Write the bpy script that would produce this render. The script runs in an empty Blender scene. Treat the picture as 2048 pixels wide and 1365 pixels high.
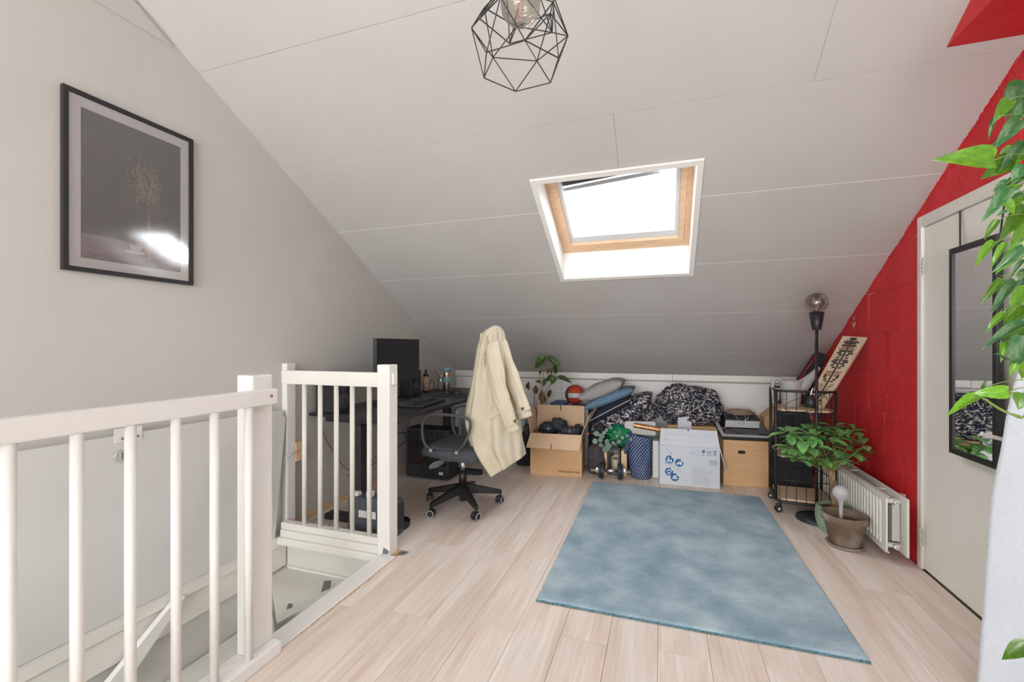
import bpy, bmesh, math, random
from mathutils import Vector, Matrix, noise as mnoise
random.seed(7)
SC = bpy.context.scene
COL = SC.collection
R = math.radians
PI = math.pi

# ------------------------------------------------------------------ camera, sky, exposure
FPX = 890.0; CX = 1024.0; HY = 690.0; HCAM = 1.2
TH = math.atan(301 / FPX); ST = math.sin(TH); CT = math.cos(TH)
cam = bpy.data.cameras.new('camera'); cam_o = bpy.data.objects.new('camera', cam); COL.objects.link(cam_o)
cam.sensor_width = 36.0; cam.lens = 36.0 * FPX / 2048.0
cam.shift_y = (HY - 682.5) / 2048.0
cam_o.location = (0, 0, HCAM); cam_o.rotation_euler = (R(90), 0, TH)
cam.clip_start = 0.02; cam.clip_end = 200
SC.camera = cam_o
SC.view_settings.view_transform = 'Standard'; SC.view_settings.look = 'None'
SC.view_settings.gamma = 1; SC.view_settings.use_curve_mapping = False
SC.view_settings.exposure = 0.37
W = bpy.data.worlds.new('sky'); SC.world = W; W.use_nodes = True
bg = W.node_tree.nodes['Background']
bg.inputs[0].default_value = (0.96, 0.970, 0.978, 1); bg.inputs[1].default_value = 16.0
SC.cycles.use_denoising = True
SC.cycles.max_bounces = 10; SC.cycles.diffuse_bounces = 6; SC.cycles.glossy_bounces = 4
SC.cycles.transparent_max_bounces = 12; SC.cycles.caustics_reflective = False; SC.cycles.caustics_refractive = False
SC.cycles.sample_clamp_indirect = 12

def area_portal(name, loc, rot, sx, sy):
    l = bpy.data.lights.new(name, 'AREA'); l.shape = 'RECTANGLE'; l.size = sx; l.size_y = sy; l.energy = 1
    l.cycles.is_portal = True
    o = bpy.data.objects.new(name, l); COL.objects.link(o); o.location = loc; o.rotation_euler = rot
SLOPE = math.atan(0.562)
area_portal('skylight_portal', (-0.27, 2.98, 2.33), (-SLOPE, 0, 0), 1.0, 1.12)
area_portal('rear_fill_portal', (-0.5, -4.29, 1.58), (R(90), 0, 0), 3.1, 1.6)  # portal of the unseen rear window added to brighten the room

# ------------------------------------------------------------------ rays of the photograph onto real planes
def ray(x, y):
    u = (x - CX) / FPX
    return Vector((-ST + u * CT, CT + u * ST, (HY - y) / FPX))
def onX(x, y, v): d = ray(x, y); t = v / d.x; return Vector((v, d.y * t, HCAM + d.z * t))
def onY(x, y, v): d = ray(x, y); t = v / d.y; return Vector((d.x * t, v, HCAM + d.z * t))
def onZ(x, y, v): d = ray(x, y); t = (v - HCAM) / d.z; return Vector((d.x * t, d.y * t, v))
def at(x, y, t): d = ray(x, y); return Vector((d.x * t, d.y * t, HCAM + d.z * t))

# ------------------------------------------------------------------ materials
MATS = {}
def mat(name, col, rough=0.6, metal=0.0, col2=None, vscale=6.0, vdet=4.0, stretch=(1, 1, 1), bump=0.0, bscale=80.0,
        rnd=0.0, contrast=(0.35, 0.65), trans=0.0, ior=1.45, coat=0.0, alpha=None, emit=None, spec=None, sheen=0.0):
    if name in MATS: return MATS[name]
    m = bpy.data.materials.new(name); m.use_nodes = True; MATS[name] = m
    nt = m.node_tree; N = nt.nodes; L = nt.links
    b = N['Principled BSDF']
    b.inputs['Base Color'].default_value = (*col, 1); b.inputs['Roughness'].default_value = rough
    b.inputs['Metallic'].default_value = metal
    if spec is not None: b.inputs['Specular IOR Level'].default_value = spec
    if trans: b.inputs['Transmission Weight'].default_value = trans; b.inputs['IOR'].default_value = ior
    if coat: b.inputs['Coat Weight'].default_value = coat; b.inputs['Coat Roughness'].default_value = 0.08
    if sheen: b.inputs['Sheen Weight'].default_value = sheen
    if alpha is not None: b.inputs['Alpha'].default_value = alpha
    if emit: b.inputs['Emission Color'].default_value = (*emit[0], 1); b.inputs['Emission Strength'].default_value = emit[1]
    tc = N.new('ShaderNodeTexCoord'); mp = N.new('ShaderNodeMapping'); mp.inputs['Scale'].default_value = stretch
    L.new(tc.outputs['Object'], mp.inputs['Vector'])
    src = None
    if col2 is not None:
        nz = N.new('ShaderNodeTexNoise'); nz.inputs['Scale'].default_value = vscale; nz.inputs['Detail'].default_value = vdet
        nz.inputs['Roughness'].default_value = 0.6
        L.new(mp.outputs[0], nz.inputs['Vector'])
        mr = N.new('ShaderNodeMapRange'); mr.inputs[1].default_value = contrast[0]; mr.inputs[2].default_value = contrast[1]
        L.new(nz.outputs['Fac'], mr.inputs[0])
        mx = N.new('ShaderNodeMix'); mx.data_type = 'RGBA'
        mx.inputs[6].default_value = (*col, 1); mx.inputs[7].default_value = (*col2, 1)
        L.new(mr.outputs[0], mx.inputs[0]); src = mx.outputs[2]
    if rnd:
        oi = N.new('ShaderNodeObjectInfo'); mr2 = N.new('ShaderNodeMapRange')
        mr2.inputs[3].default_value = 1 - rnd; mr2.inputs[4].default_value = 1 + rnd
        L.new(oi.outputs['Random'], mr2.inputs[0])
        hs = N.new('ShaderNodeHueSaturation')
        if src: L.new(src, hs.inputs['Color'])
        else: hs.inputs['Color'].default_value = (*col, 1)
        L.new(mr2.outputs[0], hs.inputs['Value']); src = hs.outputs[0]
    if src: L.new(src, b.inputs['Base Color'])
    if bump:
        n2 = N.new('ShaderNodeTexNoise'); n2.inputs['Scale'].default_value = bscale; n2.inputs['Detail'].default_value = 3
        L.new(mp.outputs[0], n2.inputs['Vector'])
        bp = N.new('ShaderNodeBump'); bp.inputs['Strength'].default_value = bump; bp.inputs['Distance'].default_value = 0.01
        L.new(n2.outputs['Fac'], bp.inputs['Height']); L.new(bp.outputs[0], b.inputs['Normal'])
    return m

def nodes_of(name, rough=0.6):
    m = bpy.data.materials.new(name); m.use_nodes = True; MATS[name] = m
    b = m.node_tree.nodes['Principled BSDF']; b.inputs['Roughness'].default_value = rough
    return m, m.node_tree.nodes, m.node_tree.links, b

M_WALL = mat('wall_paint', (0.605, 0.592, 0.57), 0.75, col2=(0.575, 0.56, 0.535), vscale=1.2, bump=0.03, bscale=220)
M_CEIL = mat('ceiling_board', (0.53, 0.515, 0.505), 0.75, col2=(0.505, 0.485, 0.47), vscale=1.5, bump=0.02, bscale=260)
M_SEAM = mat('seam_filler', (0.40, 0.385, 0.37), 0.8, col2=(0.52, 0.50, 0.48), vscale=2.5)
M_WHITE = mat('white_gloss_paint', (0.81, 0.80, 0.785), 0.32, col2=(0.78, 0.765, 0.745), vscale=3.0, bump=0.05, bscale=120, spec=0.35)
M_CREAM = mat('cream_paint', (0.80, 0.785, 0.74), 0.4, col2=(0.77, 0.75, 0.70), vscale=4.0, bump=0.04, bscale=60, spec=0.35)
M_DOOR = mat('door_paint', (0.87, 0.85, 0.79), 0.38, col2=(0.85, 0.83, 0.77), vscale=1.0, spec=0.35)
M_KNEE = mat('knee_board', (0.82, 0.82, 0.81), 0.7, col2=(0.80, 0.79, 0.78), vscale=2.0)
M_WELL = mat('stairwell_paint', (0.72, 0.71, 0.66), 0.6, col2=(0.66, 0.65, 0.60), vscale=3.0, bump=0.05, bscale=90)
M_BLACK = mat('black_metal', (0.018, 0.018, 0.02), 0.42)
M_BLACKP = mat('black_plastic', (0.02, 0.021, 0.025), 0.5, col2=(0.03, 0.031, 0.036), vscale=30)
M_BLACKG = mat('black_gloss', (0.012, 0.013, 0.017), 0.15)
M_DKFAB = mat('dark_fabric', (0.022, 0.023, 0.028), 0.95, col2=(0.035, 0.037, 0.044), vscale=20, bump=0.4, bscale=300)
M_STEEL = mat('brushed_steel', (0.62, 0.60, 0.58), 0.25, metal=1.0)
M_CHROME = mat('chrome', (0.9, 0.9, 0.9), 0.3, metal=0.85)
M_CARD = mat('cardboard', (0.64, 0.41, 0.22), 0.85, col2=(0.58, 0.36, 0.19), vscale=5, stretch=(1, 1, 9), bump=0.15, bscale=60)
M_CARDIN = mat('cardboard_inner', (0.74, 0.54, 0.36), 0.85, col2=(0.69, 0.49, 0.32), vscale=5)
M_PINE = mat('pine_wood', (0.80, 0.56, 0.36), 0.42, col2=(0.72, 0.46, 0.27), vscale=7, stretch=(1, 8, 8))
M_BIRCH = mat('birch_shelf', (0.68, 0.52, 0.36), 0.6, col2=(0.60, 0.44, 0.29), vscale=6, stretch=(1, 10, 10))
M_PRINTINK = mat('print_black', (0.02, 0.02, 0.02), 0.8)
M_SOIL = mat('potting_soil', (0.05, 0.032, 0.02), 0.95, col2=(0.11, 0.075, 0.045), vscale=60, bump=0.8, bscale=90)
M_TAPE = mat('grey_duct_tape', (0.12, 0.125, 0.13), 0.5, col2=(0.16, 0.165, 0.17), vscale=40)
M_COATF = mat('beige_cotton', (0.62, 0.56, 0.44), 0.85, col2=(0.57, 0.51, 0.385), vscale=7, bump=0.2, bscale=400)
M_BUTTON = mat('brown_button', (0.12, 0.06, 0.03), 0.35)

def clear_glass(name, tint=(1, 1, 1), refl=0.08, rough=0.02):
    m, N, L, b = nodes_of(name)
    N.remove(b)
    out = N['Material Output']; t = N.new('ShaderNodeBsdfTransparent'); t.inputs[0].default_value = (*tint, 1)
    g = N.new('ShaderNodeBsdfGlossy'); g.inputs['Roughness'].default_value = rough
    lw = N.new('ShaderNodeLayerWeight'); lw.inputs[0].default_value = 0.25
    mr = N.new('ShaderNodeMapRange'); mr.inputs[3].default_value = refl; mr.inputs[4].default_value = 0.6
    L.new(lw.outputs['Fresnel'], mr.inputs[0])
    mx = N.new('ShaderNodeMixShader'); L.new(mr.outputs[0], mx.inputs[0]); L.new(t.outputs[0], mx.inputs[1]); L.new(g.outputs[0], mx.inputs[2])
    L.new(mx.outputs[0], out.inputs[0]); return m
M_GLASS = clear_glass('window_glass', (0.98, 0.99, 1.0), 0.03)
M_PICGLASS = clear_glass('picture_glass', (1, 1, 1), 0.11, 0.09)
M_SMOKE = clear_glass('smoked_glass', (0.66, 0.62, 0.59), 0.10, 0.03)
M_BULBGLASS = clear_glass('ribbed_glass', (0.80, 0.77, 0.73), 0.12, 0.12)
M_DRINKGLASS = clear_glass('drinking_glass', (0.90, 0.93, 0.92), 0.12, 0.03)
M_MIRROR = mat('mirror_silver', (0.92, 0.93, 0.93), 0.0, metal=1.0)

# wood laminate planks
m, N, L, b = nodes_of('oak_laminate', 0.42); M_PLANK = m
b.inputs['Specular IOR Level'].default_value = 0.3
tc = N.new('ShaderNodeTexCoord'); oi = N.new('ShaderNodeObjectInfo')
vm = N.new('ShaderNodeVectorMath'); vm.operation = 'SCALE'; vm.inputs[0].default_value = (13.0, 7.0, 3.0); L.new(oi.outputs['Random'], vm.inputs['Scale'])
va = N.new('ShaderNodeVectorMath'); va.operation = 'ADD'; L.new(tc.outputs['Object'], va.inputs[0]); L.new(vm.outputs[0], va.inputs[1])
mp = N.new('ShaderNodeMapping'); mp.inputs['Scale'].default_value = (9, 1.1, 1); L.new(va.outputs[0], mp.inputs[0])
n1 = N.new('ShaderNodeTexNoise'); n1.inputs['Scale'].default_value = 1.0; n1.inputs['Detail'].default_value = 5; n1.inputs['Distortion'].default_value = 0.6; L.new(mp.outputs[0], n1.inputs['Vector'])
mp2 = N.new('ShaderNodeMapping'); mp2.inputs['Scale'].default_value = (90, 3.0, 1); L.new(va.outputs[0], mp2.inputs[0])
n2 = N.new('ShaderNodeTexNoise'); n2.inputs['Scale'].default_value = 1.0; n2.inputs['Detail'].default_value = 3; L.new(mp2.outputs[0], n2.inputs['Vector'])
cr = N.new('ShaderNodeValToRGB'); cr.color_ramp.elements[0].position = 0.28; cr.color_ramp.elements[0].color = (0.66, 0.53, 0.435, 1)
cr.color_ramp.elements[1].position = 0.62; cr.color_ramp.elements[1].color = (0.79, 0.71, 0.65, 1)
L.new(n1.outputs['Fac'], cr.inputs[0])
mx = N.new('ShaderNodeMix'); mx.data_type = 'RGBA'; mx.blend_type = 'MULTIPLY'; mx.inputs[0].default_value = 0.25
L.new(cr.outputs[0], mx.inputs[6]); L.new(n2.outputs['Color'], mx.inputs[7])
mrv = N.new('ShaderNodeMapRange'); mrv.inputs[1].default_value = 0.3; mrv.inputs[2].default_value = 0.7; mrv.inputs[3].default_value = 0.9; mrv.inputs[4].default_value = 1.06
L.new(n2.outputs['Fac'], mrv.inputs[0])
hs = N.new('ShaderNodeHueSaturation'); L.new(cr.outputs[0], hs.inputs['Color'])
mro = N.new('ShaderNodeMapRange'); mro.inputs[3].default_value = 0.97; mro.inputs[4].default_value = 1.02; L.new(oi.outputs['Random'], mro.inputs[0])
mu = N.new('ShaderNodeMath'); mu.operation = 'MULTIPLY'; L.new(mrv.outputs[0], mu.inputs[0]); L.new(mro.outputs[0], mu.inputs[1]); L.new(mu.outputs[0], hs.inputs['Value'])
L.new(hs.outputs[0], b.inputs['Base Color'])

# red painted concrete block
m, N, L, b = nodes_of('red_painted_block', 0.55); M_RED = m
tc = N.new('ShaderNodeTexCoord')
na = N.new('ShaderNodeTexNoise'); na.inputs['Scale'].default_value = 3.0; na.inputs['Detail'].default_value = 4; L.new(tc.outputs['Object'], na.inputs['Vector'])
ra = N.new('ShaderNodeValToRGB'); ra.color_ramp.elements[0].position = 0.3; ra.color_ramp.elements[0].color = (0.60, 0.016, 0.022, 1)
ra.color_ramp.elements[1].position = 0.7; ra.color_ramp.elements[1].color = (0.73, 0.032, 0.040, 1); L.new(na.outputs['Fac'], ra.inputs[0])
nb = N.new('ShaderNodeTexNoise'); nb.inputs['Scale'].default_value = 38; nb.inputs['Detail'].default_value = 2; L.new(tc.outputs['Object'], nb.inputs['Vector'])
nm = N.new('ShaderNodeTexNoise'); nm.inputs['Scale'].default_value = 2.2; nm.inputs['Detail'].default_value = 2; L.new(tc.outputs['Object'], nm.inputs['Vector'])
m1 = N.new('ShaderNodeMapRange'); m1.inputs[1].default_value = 0.66; m1.inputs[2].default_value = 0.72; L.new(nb.outputs['Fac'], m1.inputs[0])
m2 = N.new('ShaderNodeMapRange'); m2.inputs[1].default_value = 0.55; m2.inputs[2].default_value = 0.68; L.new(nm.outputs['Fac'], m2.inputs[0])
mm = N.new('ShaderNodeMath'); mm.operation = 'MULTIPLY'; L.new(m1.outputs[0], mm.inputs[0]); L.new(m2.outputs[0], mm.inputs[1])
mx = N.new('ShaderNodeMix'); mx.data_type = 'RGBA'; L.new(mm.outputs[0], mx.inputs[0]); L.new(ra.outputs[0], mx.inputs[6]); mx.inputs[7].default_value = (0.70, 0.42, 0.36, 1)
L.new(mx.outputs[2], b.inputs['Base Color'])
nc = N.new('ShaderNodeTexNoise'); nc.inputs['Scale'].default_value = 55; nc.inputs['Detail'].default_value = 4; L.new(tc.outputs['Object'], nc.inputs['Vector'])
nd = N.new('ShaderNodeTexVoronoi'); nd.inputs['Scale'].default_value = 30; L.new(tc.outputs['Object'], nd.inputs['Vector'])
md = N.new('ShaderNodeMapRange'); md.inputs[1].default_value = 0.1; md.inputs[2].default_value = 0.3; L.new(nd.outputs['Distance'], md.inputs[0])
ma = N.new('ShaderNodeMath'); ma.operation = 'MULTIPLY_ADD'; L.new(nc.outputs['Fac'], ma.inputs[0]); ma.inputs[1].default_value = 0.6
mk = N.new('ShaderNodeMath'); mk.operation = 'MULTIPLY'; L.new(md.outputs[0], mk.inputs[0]); L.new(nm.outputs['Fac'], mk.inputs[1]); L.new(mk.outputs[0], ma.inputs[2])
bp = N.new('ShaderNodeBump'); bp.inputs['Strength'].default_value = 0.45; bp.inputs['Distance'].default_value = 0.015; L.new(ma.outputs[0], bp.inputs['Height']); L.new(bp.outputs[0], b.inputs['Normal'])
M_MORTAR = mat('red_mortar', (0.58, 0.02, 0.028), 0.7, col2=(0.80, 0.50, 0.46), vscale=4, contrast=(0.54, 0.74), bump=0.4, bscale=50)

# mottled bedding print
def mottle(name, dark, light, scale, th, stretch=(1, 1, 1), mid=None):
    m, N, L, b = nodes_of(name, 0.9)
    tc = N.new('ShaderNodeTexCoord'); mp = N.new('ShaderNodeMapping'); mp.inputs['Scale'].default_value = stretch; L.new(tc.outputs['Object'], mp.inputs[0])
    n = N.new('ShaderNodeTexNoise'); n.inputs['Scale'].default_value = scale; n.inputs['Detail'].default_value = 4; n.inputs['Distortion'].default_value = 1.2; L.new(mp.outputs[0], n.inputs['Vector'])
    r = N.new('ShaderNodeValToRGB'); r.color_ramp.elements[0].position = th - 0.02; r.color_ramp.elements[0].color = (*dark, 1)
    r.color_ramp.elements[1].position = th + 0.03; r.color_ramp.elements[1].color = (*light, 1); L.new(n.outputs['Fac'], r.inputs[0])
    L.new(r.outputs[0], b.inputs['Base Color']); return m
M_DUVET = mottle('bedding_print', (0.012, 0.017, 0.035), (0.58, 0.54, 0.52), 30, 0.545, (1.0, 1, 1.9))
M_DUVET2 = mottle('bedding_print_dark', (0.012, 0.017, 0.035), (0.60, 0.56, 0.52), 40, 0.545, (1.8, 1, 1.0))
M_RUG = mat('blue_pile', (0.185, 0.33, 0.42), 1.0, col2=(0.46, 0.61, 0.70), vscale=4.2, vdet=10, contrast=(0.36, 0.66), bump=0.7, bscale=420, sheen=0.4)
M_RUGE = mat('rug_backing', (0.04, 0.10, 0.13), 1.0, col2=(0.16, 0.30, 0.36), vscale=120, bump=0.8, bscale=200)

def stripes(name, c1, c2, axis, freq, th=0.0, rough=0.85, roty=0.0):
    m, N, L, b = nodes_of(name, rough)
    tc = N.new('ShaderNodeTexCoord'); w = N.new('ShaderNodeTexWave'); w.bands_direction = axis; w.inputs['Scale'].default_value = freq
    w.inputs['Distortion'].default_value = 0.8; w.inputs['Detail Scale'].default_value = 2
    mpp = N.new('ShaderNodeMapping'); mpp.inputs['Rotation'].default_value = (0, R(roty), 0)
    L.new(tc.outputs['Object'], mpp.inputs[0]); L.new(mpp.outputs[0], w.inputs['Vector'])
    r = N.new('ShaderNodeValToRGB'); r.color_ramp.elements[0].position = 0.45; r.color_ramp.elements[0].color = (*c1, 1)
    r.color_ramp.elements[1].position = 0.55; r.color_ramp.elements[1].color = (*c2, 1); L.new(w.outputs['Fac'], r.inputs[0]); L.new(r.outputs[0], b.inputs['Base Color']); return m
M_STRIPE = stripes('striped_cushion_fabric', (0.04, 0.042, 0.05), (0.68, 0.66, 0.65), 'Z', 34, roty=23)

def leafmat(name, c1, c2, rough=0.35, rnd=0.25):
    return mat(name, c1, rough, col2=c2, vscale=5, rnd=rnd, spec=0.5)
M_LEAF_P = leafmat('pothos_leaf_green', (0.055, 0.17, 0.012), (0.15, 0.33, 0.015), 0.3, 0.45)
M_LEAF_PV = mat('pothos_leaf_variegated', (0.035, 0.13, 0.035), 0.25, col2=(0.35, 0.45, 0.30), vscale=1.6, contrast=(0.45, 0.75), rnd=0.25)
M_LEAF_F = leafmat('umbrella_leaf_green', (0.11, 0.30, 0.09), (0.24, 0.48, 0.16), 0.22, 0.4)
M_LEAF_D = leafmat('dark_leaf_green', (0.012, 0.05, 0.01), (0.07, 0.14, 0.015), 0.4, 0.3)
M_LEAF_B = leafmat('dried_leaf_brown', (0.13, 0.06, 0.025), (0.25, 0.14, 0.06), 0.8, 0.3)
M_LEAF_E = leafmat('eucalyptus_leaf', (0.15, 0.23, 0.19), (0.22, 0.31, 0.25), 0.7, 0.15)
M_STEM = mat('green_stem', (0.20, 0.32, 0.06), 0.5)
M_TWIG = mat('brown_twig', (0.20, 0.10, 0.05), 0.8, col2=(0.32, 0.19, 0.10), vscale=30)
M_TRUNK = mat('plant_trunk', (0.26, 0.15, 0.08), 0.8, col2=(0.42, 0.28, 0.17), vscale=25, bump=0.5, bscale=90)

# ------------------------------------------------------------------ mesh helpers
ORG = {}
def root_of(p):
    return ORG.get(p.name, Vector((0, 0, 0))) if p is not None else Vector((0, 0, 0))
class MB:
    def __init__(s, M=None): s.v = []; s.f = []; s.sm = []; s.M = M
    def add(s, vs, fs, smooth=False):
        k = len(s.v)
        for p in vs:
            p = Vector(p)
            s.v.append(s.M @ p if s.M else p)
        for f in fs: s.f.append([i + k for i in f]); s.sm.append(smooth)
        return s
    def box(s, x0, x1, y0, y1, z0, z1, bev=0.0):
        if bev <= 0:
            vs = [(x, y, z) for x in (x0, x1) for y in (y0, y1) for z in (z0, z1)]
            return s.add(vs, [(0, 1, 3, 2), (4, 6, 7, 5), (0, 4, 5, 1), (2, 3, 7, 6), (0, 2, 6, 4), (1, 5, 7, 3)])
        bm = bmesh.new(); bmesh.ops.create_cube(bm, size=1)
        for q in bm.verts: q.co = Vector(((x0 + x1) / 2 + q.co.x * (x1 - x0), (y0 + y1) / 2 + q.co.y * (y1 - y0), (z0 + z1) / 2 + q.co.z * (z1 - z0)))
        bmesh.ops.bevel(bm, geom=list(bm.edges), offset=bev, segments=2, profile=0.6, affect='EDGES')
        bm.verts.index_update()
        s.add([q.co.copy() for q in bm.verts], [[q.index for q in f.verts] for f in bm.faces]); bm.free(); return s
    def cyl(s, p0, p1, r0, r1=None, n=12, cap=True, smooth=True):
        r1 = r0 if r1 is None else r1
        p0 = Vector(p0); p1 = Vector(p1); d = (p1 - p0).normalized()
        a = d.orthogonal().normalized(); c = d.cross(a)
        vs = []
        for p, r in ((p0, r0), (p1, r1)):
            for i in range(n):
                t = 2 * PI * i / n; vs.append(p + a * math.cos(t) * r + c * math.sin(t) * r)
        s.add(vs, [(i, (i + 1) % n, n + (i + 1) % n, n + i) for i in range(n)], smooth)
        if cap: s.add(vs, [list(range(n))[::-1], list(range(n, 2 * n))])
        return s
    def tube(s, pts, r, n=6, cap=True, spl=0):
        pts = [Vector(p) for p in pts]
        if spl: pts = spline(pts, spl)
        rs = r if isinstance(r, (list, tuple)) else None
        m = len(pts); vs = []; prev = None
        for i, p in enumerate(pts):
            d = (pts[min(i + 1, m - 1)] - pts[max(i - 1, 0)])
            if d.length < 1e-9: d = Vector((0, 0, 1))
            d.normalize()
            a = d.orthogonal().normalized() if prev is None else (prev - d * prev.dot(d))
            if a.length < 1e-6: a = d.orthogonal()
            a.normalize(); prev = a; c = d.cross(a)
            if rs: q = i / (m - 1) * (len(rs) - 1); k = min(int(q), len(rs) - 2); rr = rs[k] + (rs[k + 1] - rs[k]) * (q - k)
            else: rr = r
            for j in range(n): t = 2 * PI * j / n; vs.append(p + a * math.cos(t) * rr + c * math.sin(t) * rr)
        fs = [(i * n + j, i * n + (j + 1) % n, (i + 1) * n + (j + 1) % n, (i + 1) * n + j) for i in range(m - 1) for j in range(n)]
        if cap: fs += [list(range(n))[::-1], list(range((m - 1) * n, m * n))]
        return s.add(vs, fs, True)
    def lathe(s, prof, c=(0, 0, 0), n=28, smooth=True):
        c = Vector(c); vs = []; m = len(prof)
        for r, z in prof:
            for j in range(n): t = 2 * PI * j / n; vs.append(c + Vector((math.cos(t) * r, math.sin(t) * r, z)))
        return s.add(vs, [(i * n + j, i * n + (j + 1) % n, (i + 1) * n + (j + 1) % n, (i + 1) * n + j) for i in range(m - 1) for j in range(n)], smooth)
    def grid(s, fn, nu, nv, cu=False, cv=False, smooth=True):
        ku = nu if cu else nu + 1; kv = nv if cv else nv + 1
        vs = [fn(i / nu, j / nv) for i in range(ku) for j in range(kv)]
        return s.add(vs, [(i * kv + j, ((i + 1) % ku) * kv + j, ((i + 1) % ku) * kv + (j + 1) % kv, i * kv + (j + 1) % kv) for i in range(nu) for j in range(nv)], smooth)
    def prism(s, poly, ext):
        ext = Vector(ext); n = len(poly); vs = [Vector(p) for p in poly] + [Vector(p) + ext for p in poly]
        return s.add(vs, [list(range(n))[::-1], list(range(n, 2 * n))] + [(i, (i + 1) % n, n + (i + 1) % n, n + i) for i in range(n)])
    def slab(s, quad, th):                         # a thin board from four corners
        q = [Vector(p) for p in quad]; nrm = (q[1] - q[0]).cross(q[2] - q[0]).normalized()
        return s.prism(q, nrm * th)
    def sphere(s, c, r, n=16, sc=(1, 1, 1)):
        c = Vector(c)
        return s.grid(lambda u, v: c + Vector((math.sin(PI * v) * math.cos(2 * PI * u) * r * sc[0], math.sin(PI * v) * math.sin(2 * PI * u) * r * sc[1], math.cos(PI * v) * r * sc[2])), n, n // 2, cu=True)
    def build(s, name, m, parent=None, label=None, solid=0.0, fix=True):
        o0 = root_of(parent)
        me = bpy.data.meshes.new(name); me.from_pydata([p - o0 for p in s.v], [], s.f)
        for p, q in zip(me.polygons, s.sm): p.use_smooth = q
        if fix:
            bm = bmesh.new(); bm.from_mesh(me); bmesh.ops.remove_doubles(bm, verts=bm.verts, dist=1e-6)
            bmesh.ops.recalc_face_normals(bm, faces=bm.faces); bm.to_mesh(me); bm.free()
        me.materials.append(m)
        o = bpy.data.objects.new(name, me); COL.objects.link(o)
        if parent is not None: o.parent = parent; ORG[o.name] = o0
        if solid: md = o.modifiers.new('t', 'SOLIDIFY'); md.thickness = solid; md.offset = 0
        if label: o['label'] = label
        return o
def spline(pts, k):
    out = []
    P = [pts[0]] + list(pts) + [pts[-1]]
    for i in range(1, len(P) - 2):
        for j in range(k):
            t = j / k; a, b_, c, d = P[i - 1], P[i], P[i + 1], P[i + 2]
            out.append(0.5 * ((2 * b_) + (c - a) * t + (2 * a - 5 * b_ + 4 * c - d) * t * t + (3 * b_ - a - 3 * c + d) * t ** 3))
    out.append(P[-2]); return out
def thing(name, label, cat, loc=(0, 0, 0), group=None):
    o = bpy.data.objects.new(name, None); COL.objects.link(o); o.location = loc; o['label'] = label; o['category'] = cat
    o.empty_display_size = 0.05
    if group: o['group'] = group
    ORG[o.name] = Vector(loc); return o
def tag(o, label, cat, group=None):
    o['label'] = label; o['category'] = cat
    if group: o['group'] = group
    return o
def struct(o, label=None):
    o['kind'] = 'structure'
    if label: o['label'] = label
    return o
def sroot(name, label, loc=(0, 0, 0)):
    o = bpy.data.objects.new(name, None); COL.objects.link(o); o.location = loc; o['kind'] = 'structure'; o['label'] = label
    ORG[o.name] = Vector(loc); return o
def text_mesh(body, size, M, name, material, parent, label=None, depth=0.0006):
    cu = bpy.data.curves.new('t', 'FONT'); cu.body = body; cu.size = size; cu.extrude = depth; cu.align_x = 'CENTER'; cu.align_y = 'CENTER'
    o = bpy.data.objects.new('t', cu); me = bpy.data.meshes.new_from_object(o); bpy.data.objects.remove(o)
    o0 = root_of(parent)
    me.transform(M); me.transform(Matrix.Translation(-o0)); me.materials.append(material)
    q = bpy.data.objects.new(name, me); COL.objects.link(q); q.parent = parent; ORG[q.name] = o0
    if label: q['label'] = label
    return q
def basis(o, ax, ay):
    ax = Vector(ax).normalized(); ay = Vector(ay); az = ax.cross(ay).normalized(); ay = az.cross(ax)
    return Matrix(((ax.x, ay.x, az.x, o[0]), (ax.y, ay.y, az.y, o[1]), (ax.z, ay.z, az.z, o[2]), (0, 0, 0, 1)))
def nz(p, s=1.0, seed=0): return mnoise.noise(Vector(p) * s + Vector((seed * 7.3, seed * 3.1, seed * 1.7)))

# leaf shapes; +Y is the midrib, unit length and width
def leaf_mesh(name, prof, fold=0.18, droop=0.25, nl=6):
    vs = []; fs = []
    for i in range(nl + 1):
        t = i / nl; w = prof(t) * 0.5; z = -droop * t * t
        for k, sx in enumerate((-1, -0.5, 0, 0.5, 1)):
            vs.append((sx * w, t, z + abs(sx) * w * fold * 2 - (0.03 * (abs(sx) == 1))))
    for i in range(nl):
        for k in range(4): a = i * 5 + k; fs.append((a, a + 1, a + 6, a + 5))
    me = bpy.data.meshes.new(name); me.from_pydata(vs, [], fs)
    for p in me.polygons: p.use_smooth = True
    return me
heart = lambda t: max(0.0, math.sin(PI * min(1, (t * 0.93 + 0.09)) ** 0.62)) ** 0.85 * (1 - 0.12 * t)
oval = lambda t: max(0.0, math.sin(PI * min(1, t * 0.98 + 0.01) ** 1.1)) ** 0.8
rnd_ = lambda t: math.sqrt(max(0.0, 1 - (2 * t - 1) ** 2))
lance = lambda t: max(0.0, math.sin(PI * min(1, t * 0.98 + 0.02) ** 0.9)) ** 1.0
LM = {}
def leaf_data(kind, material):
    key = (kind, material.name)
    if key not in LM:
        pr, fo, dr = {'heart': (heart, 0.16, 0.22), 'oval': (oval, 0.12, 0.12), 'round': (rnd_, 0.05, 0.05), 'lance': (lance, 0.2, 0.3)}[kind]
        me = leaf_mesh('leaf_' + kind, pr, fo, dr); me.materials.append(material); LM[key] = me
    return LM[key]
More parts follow.
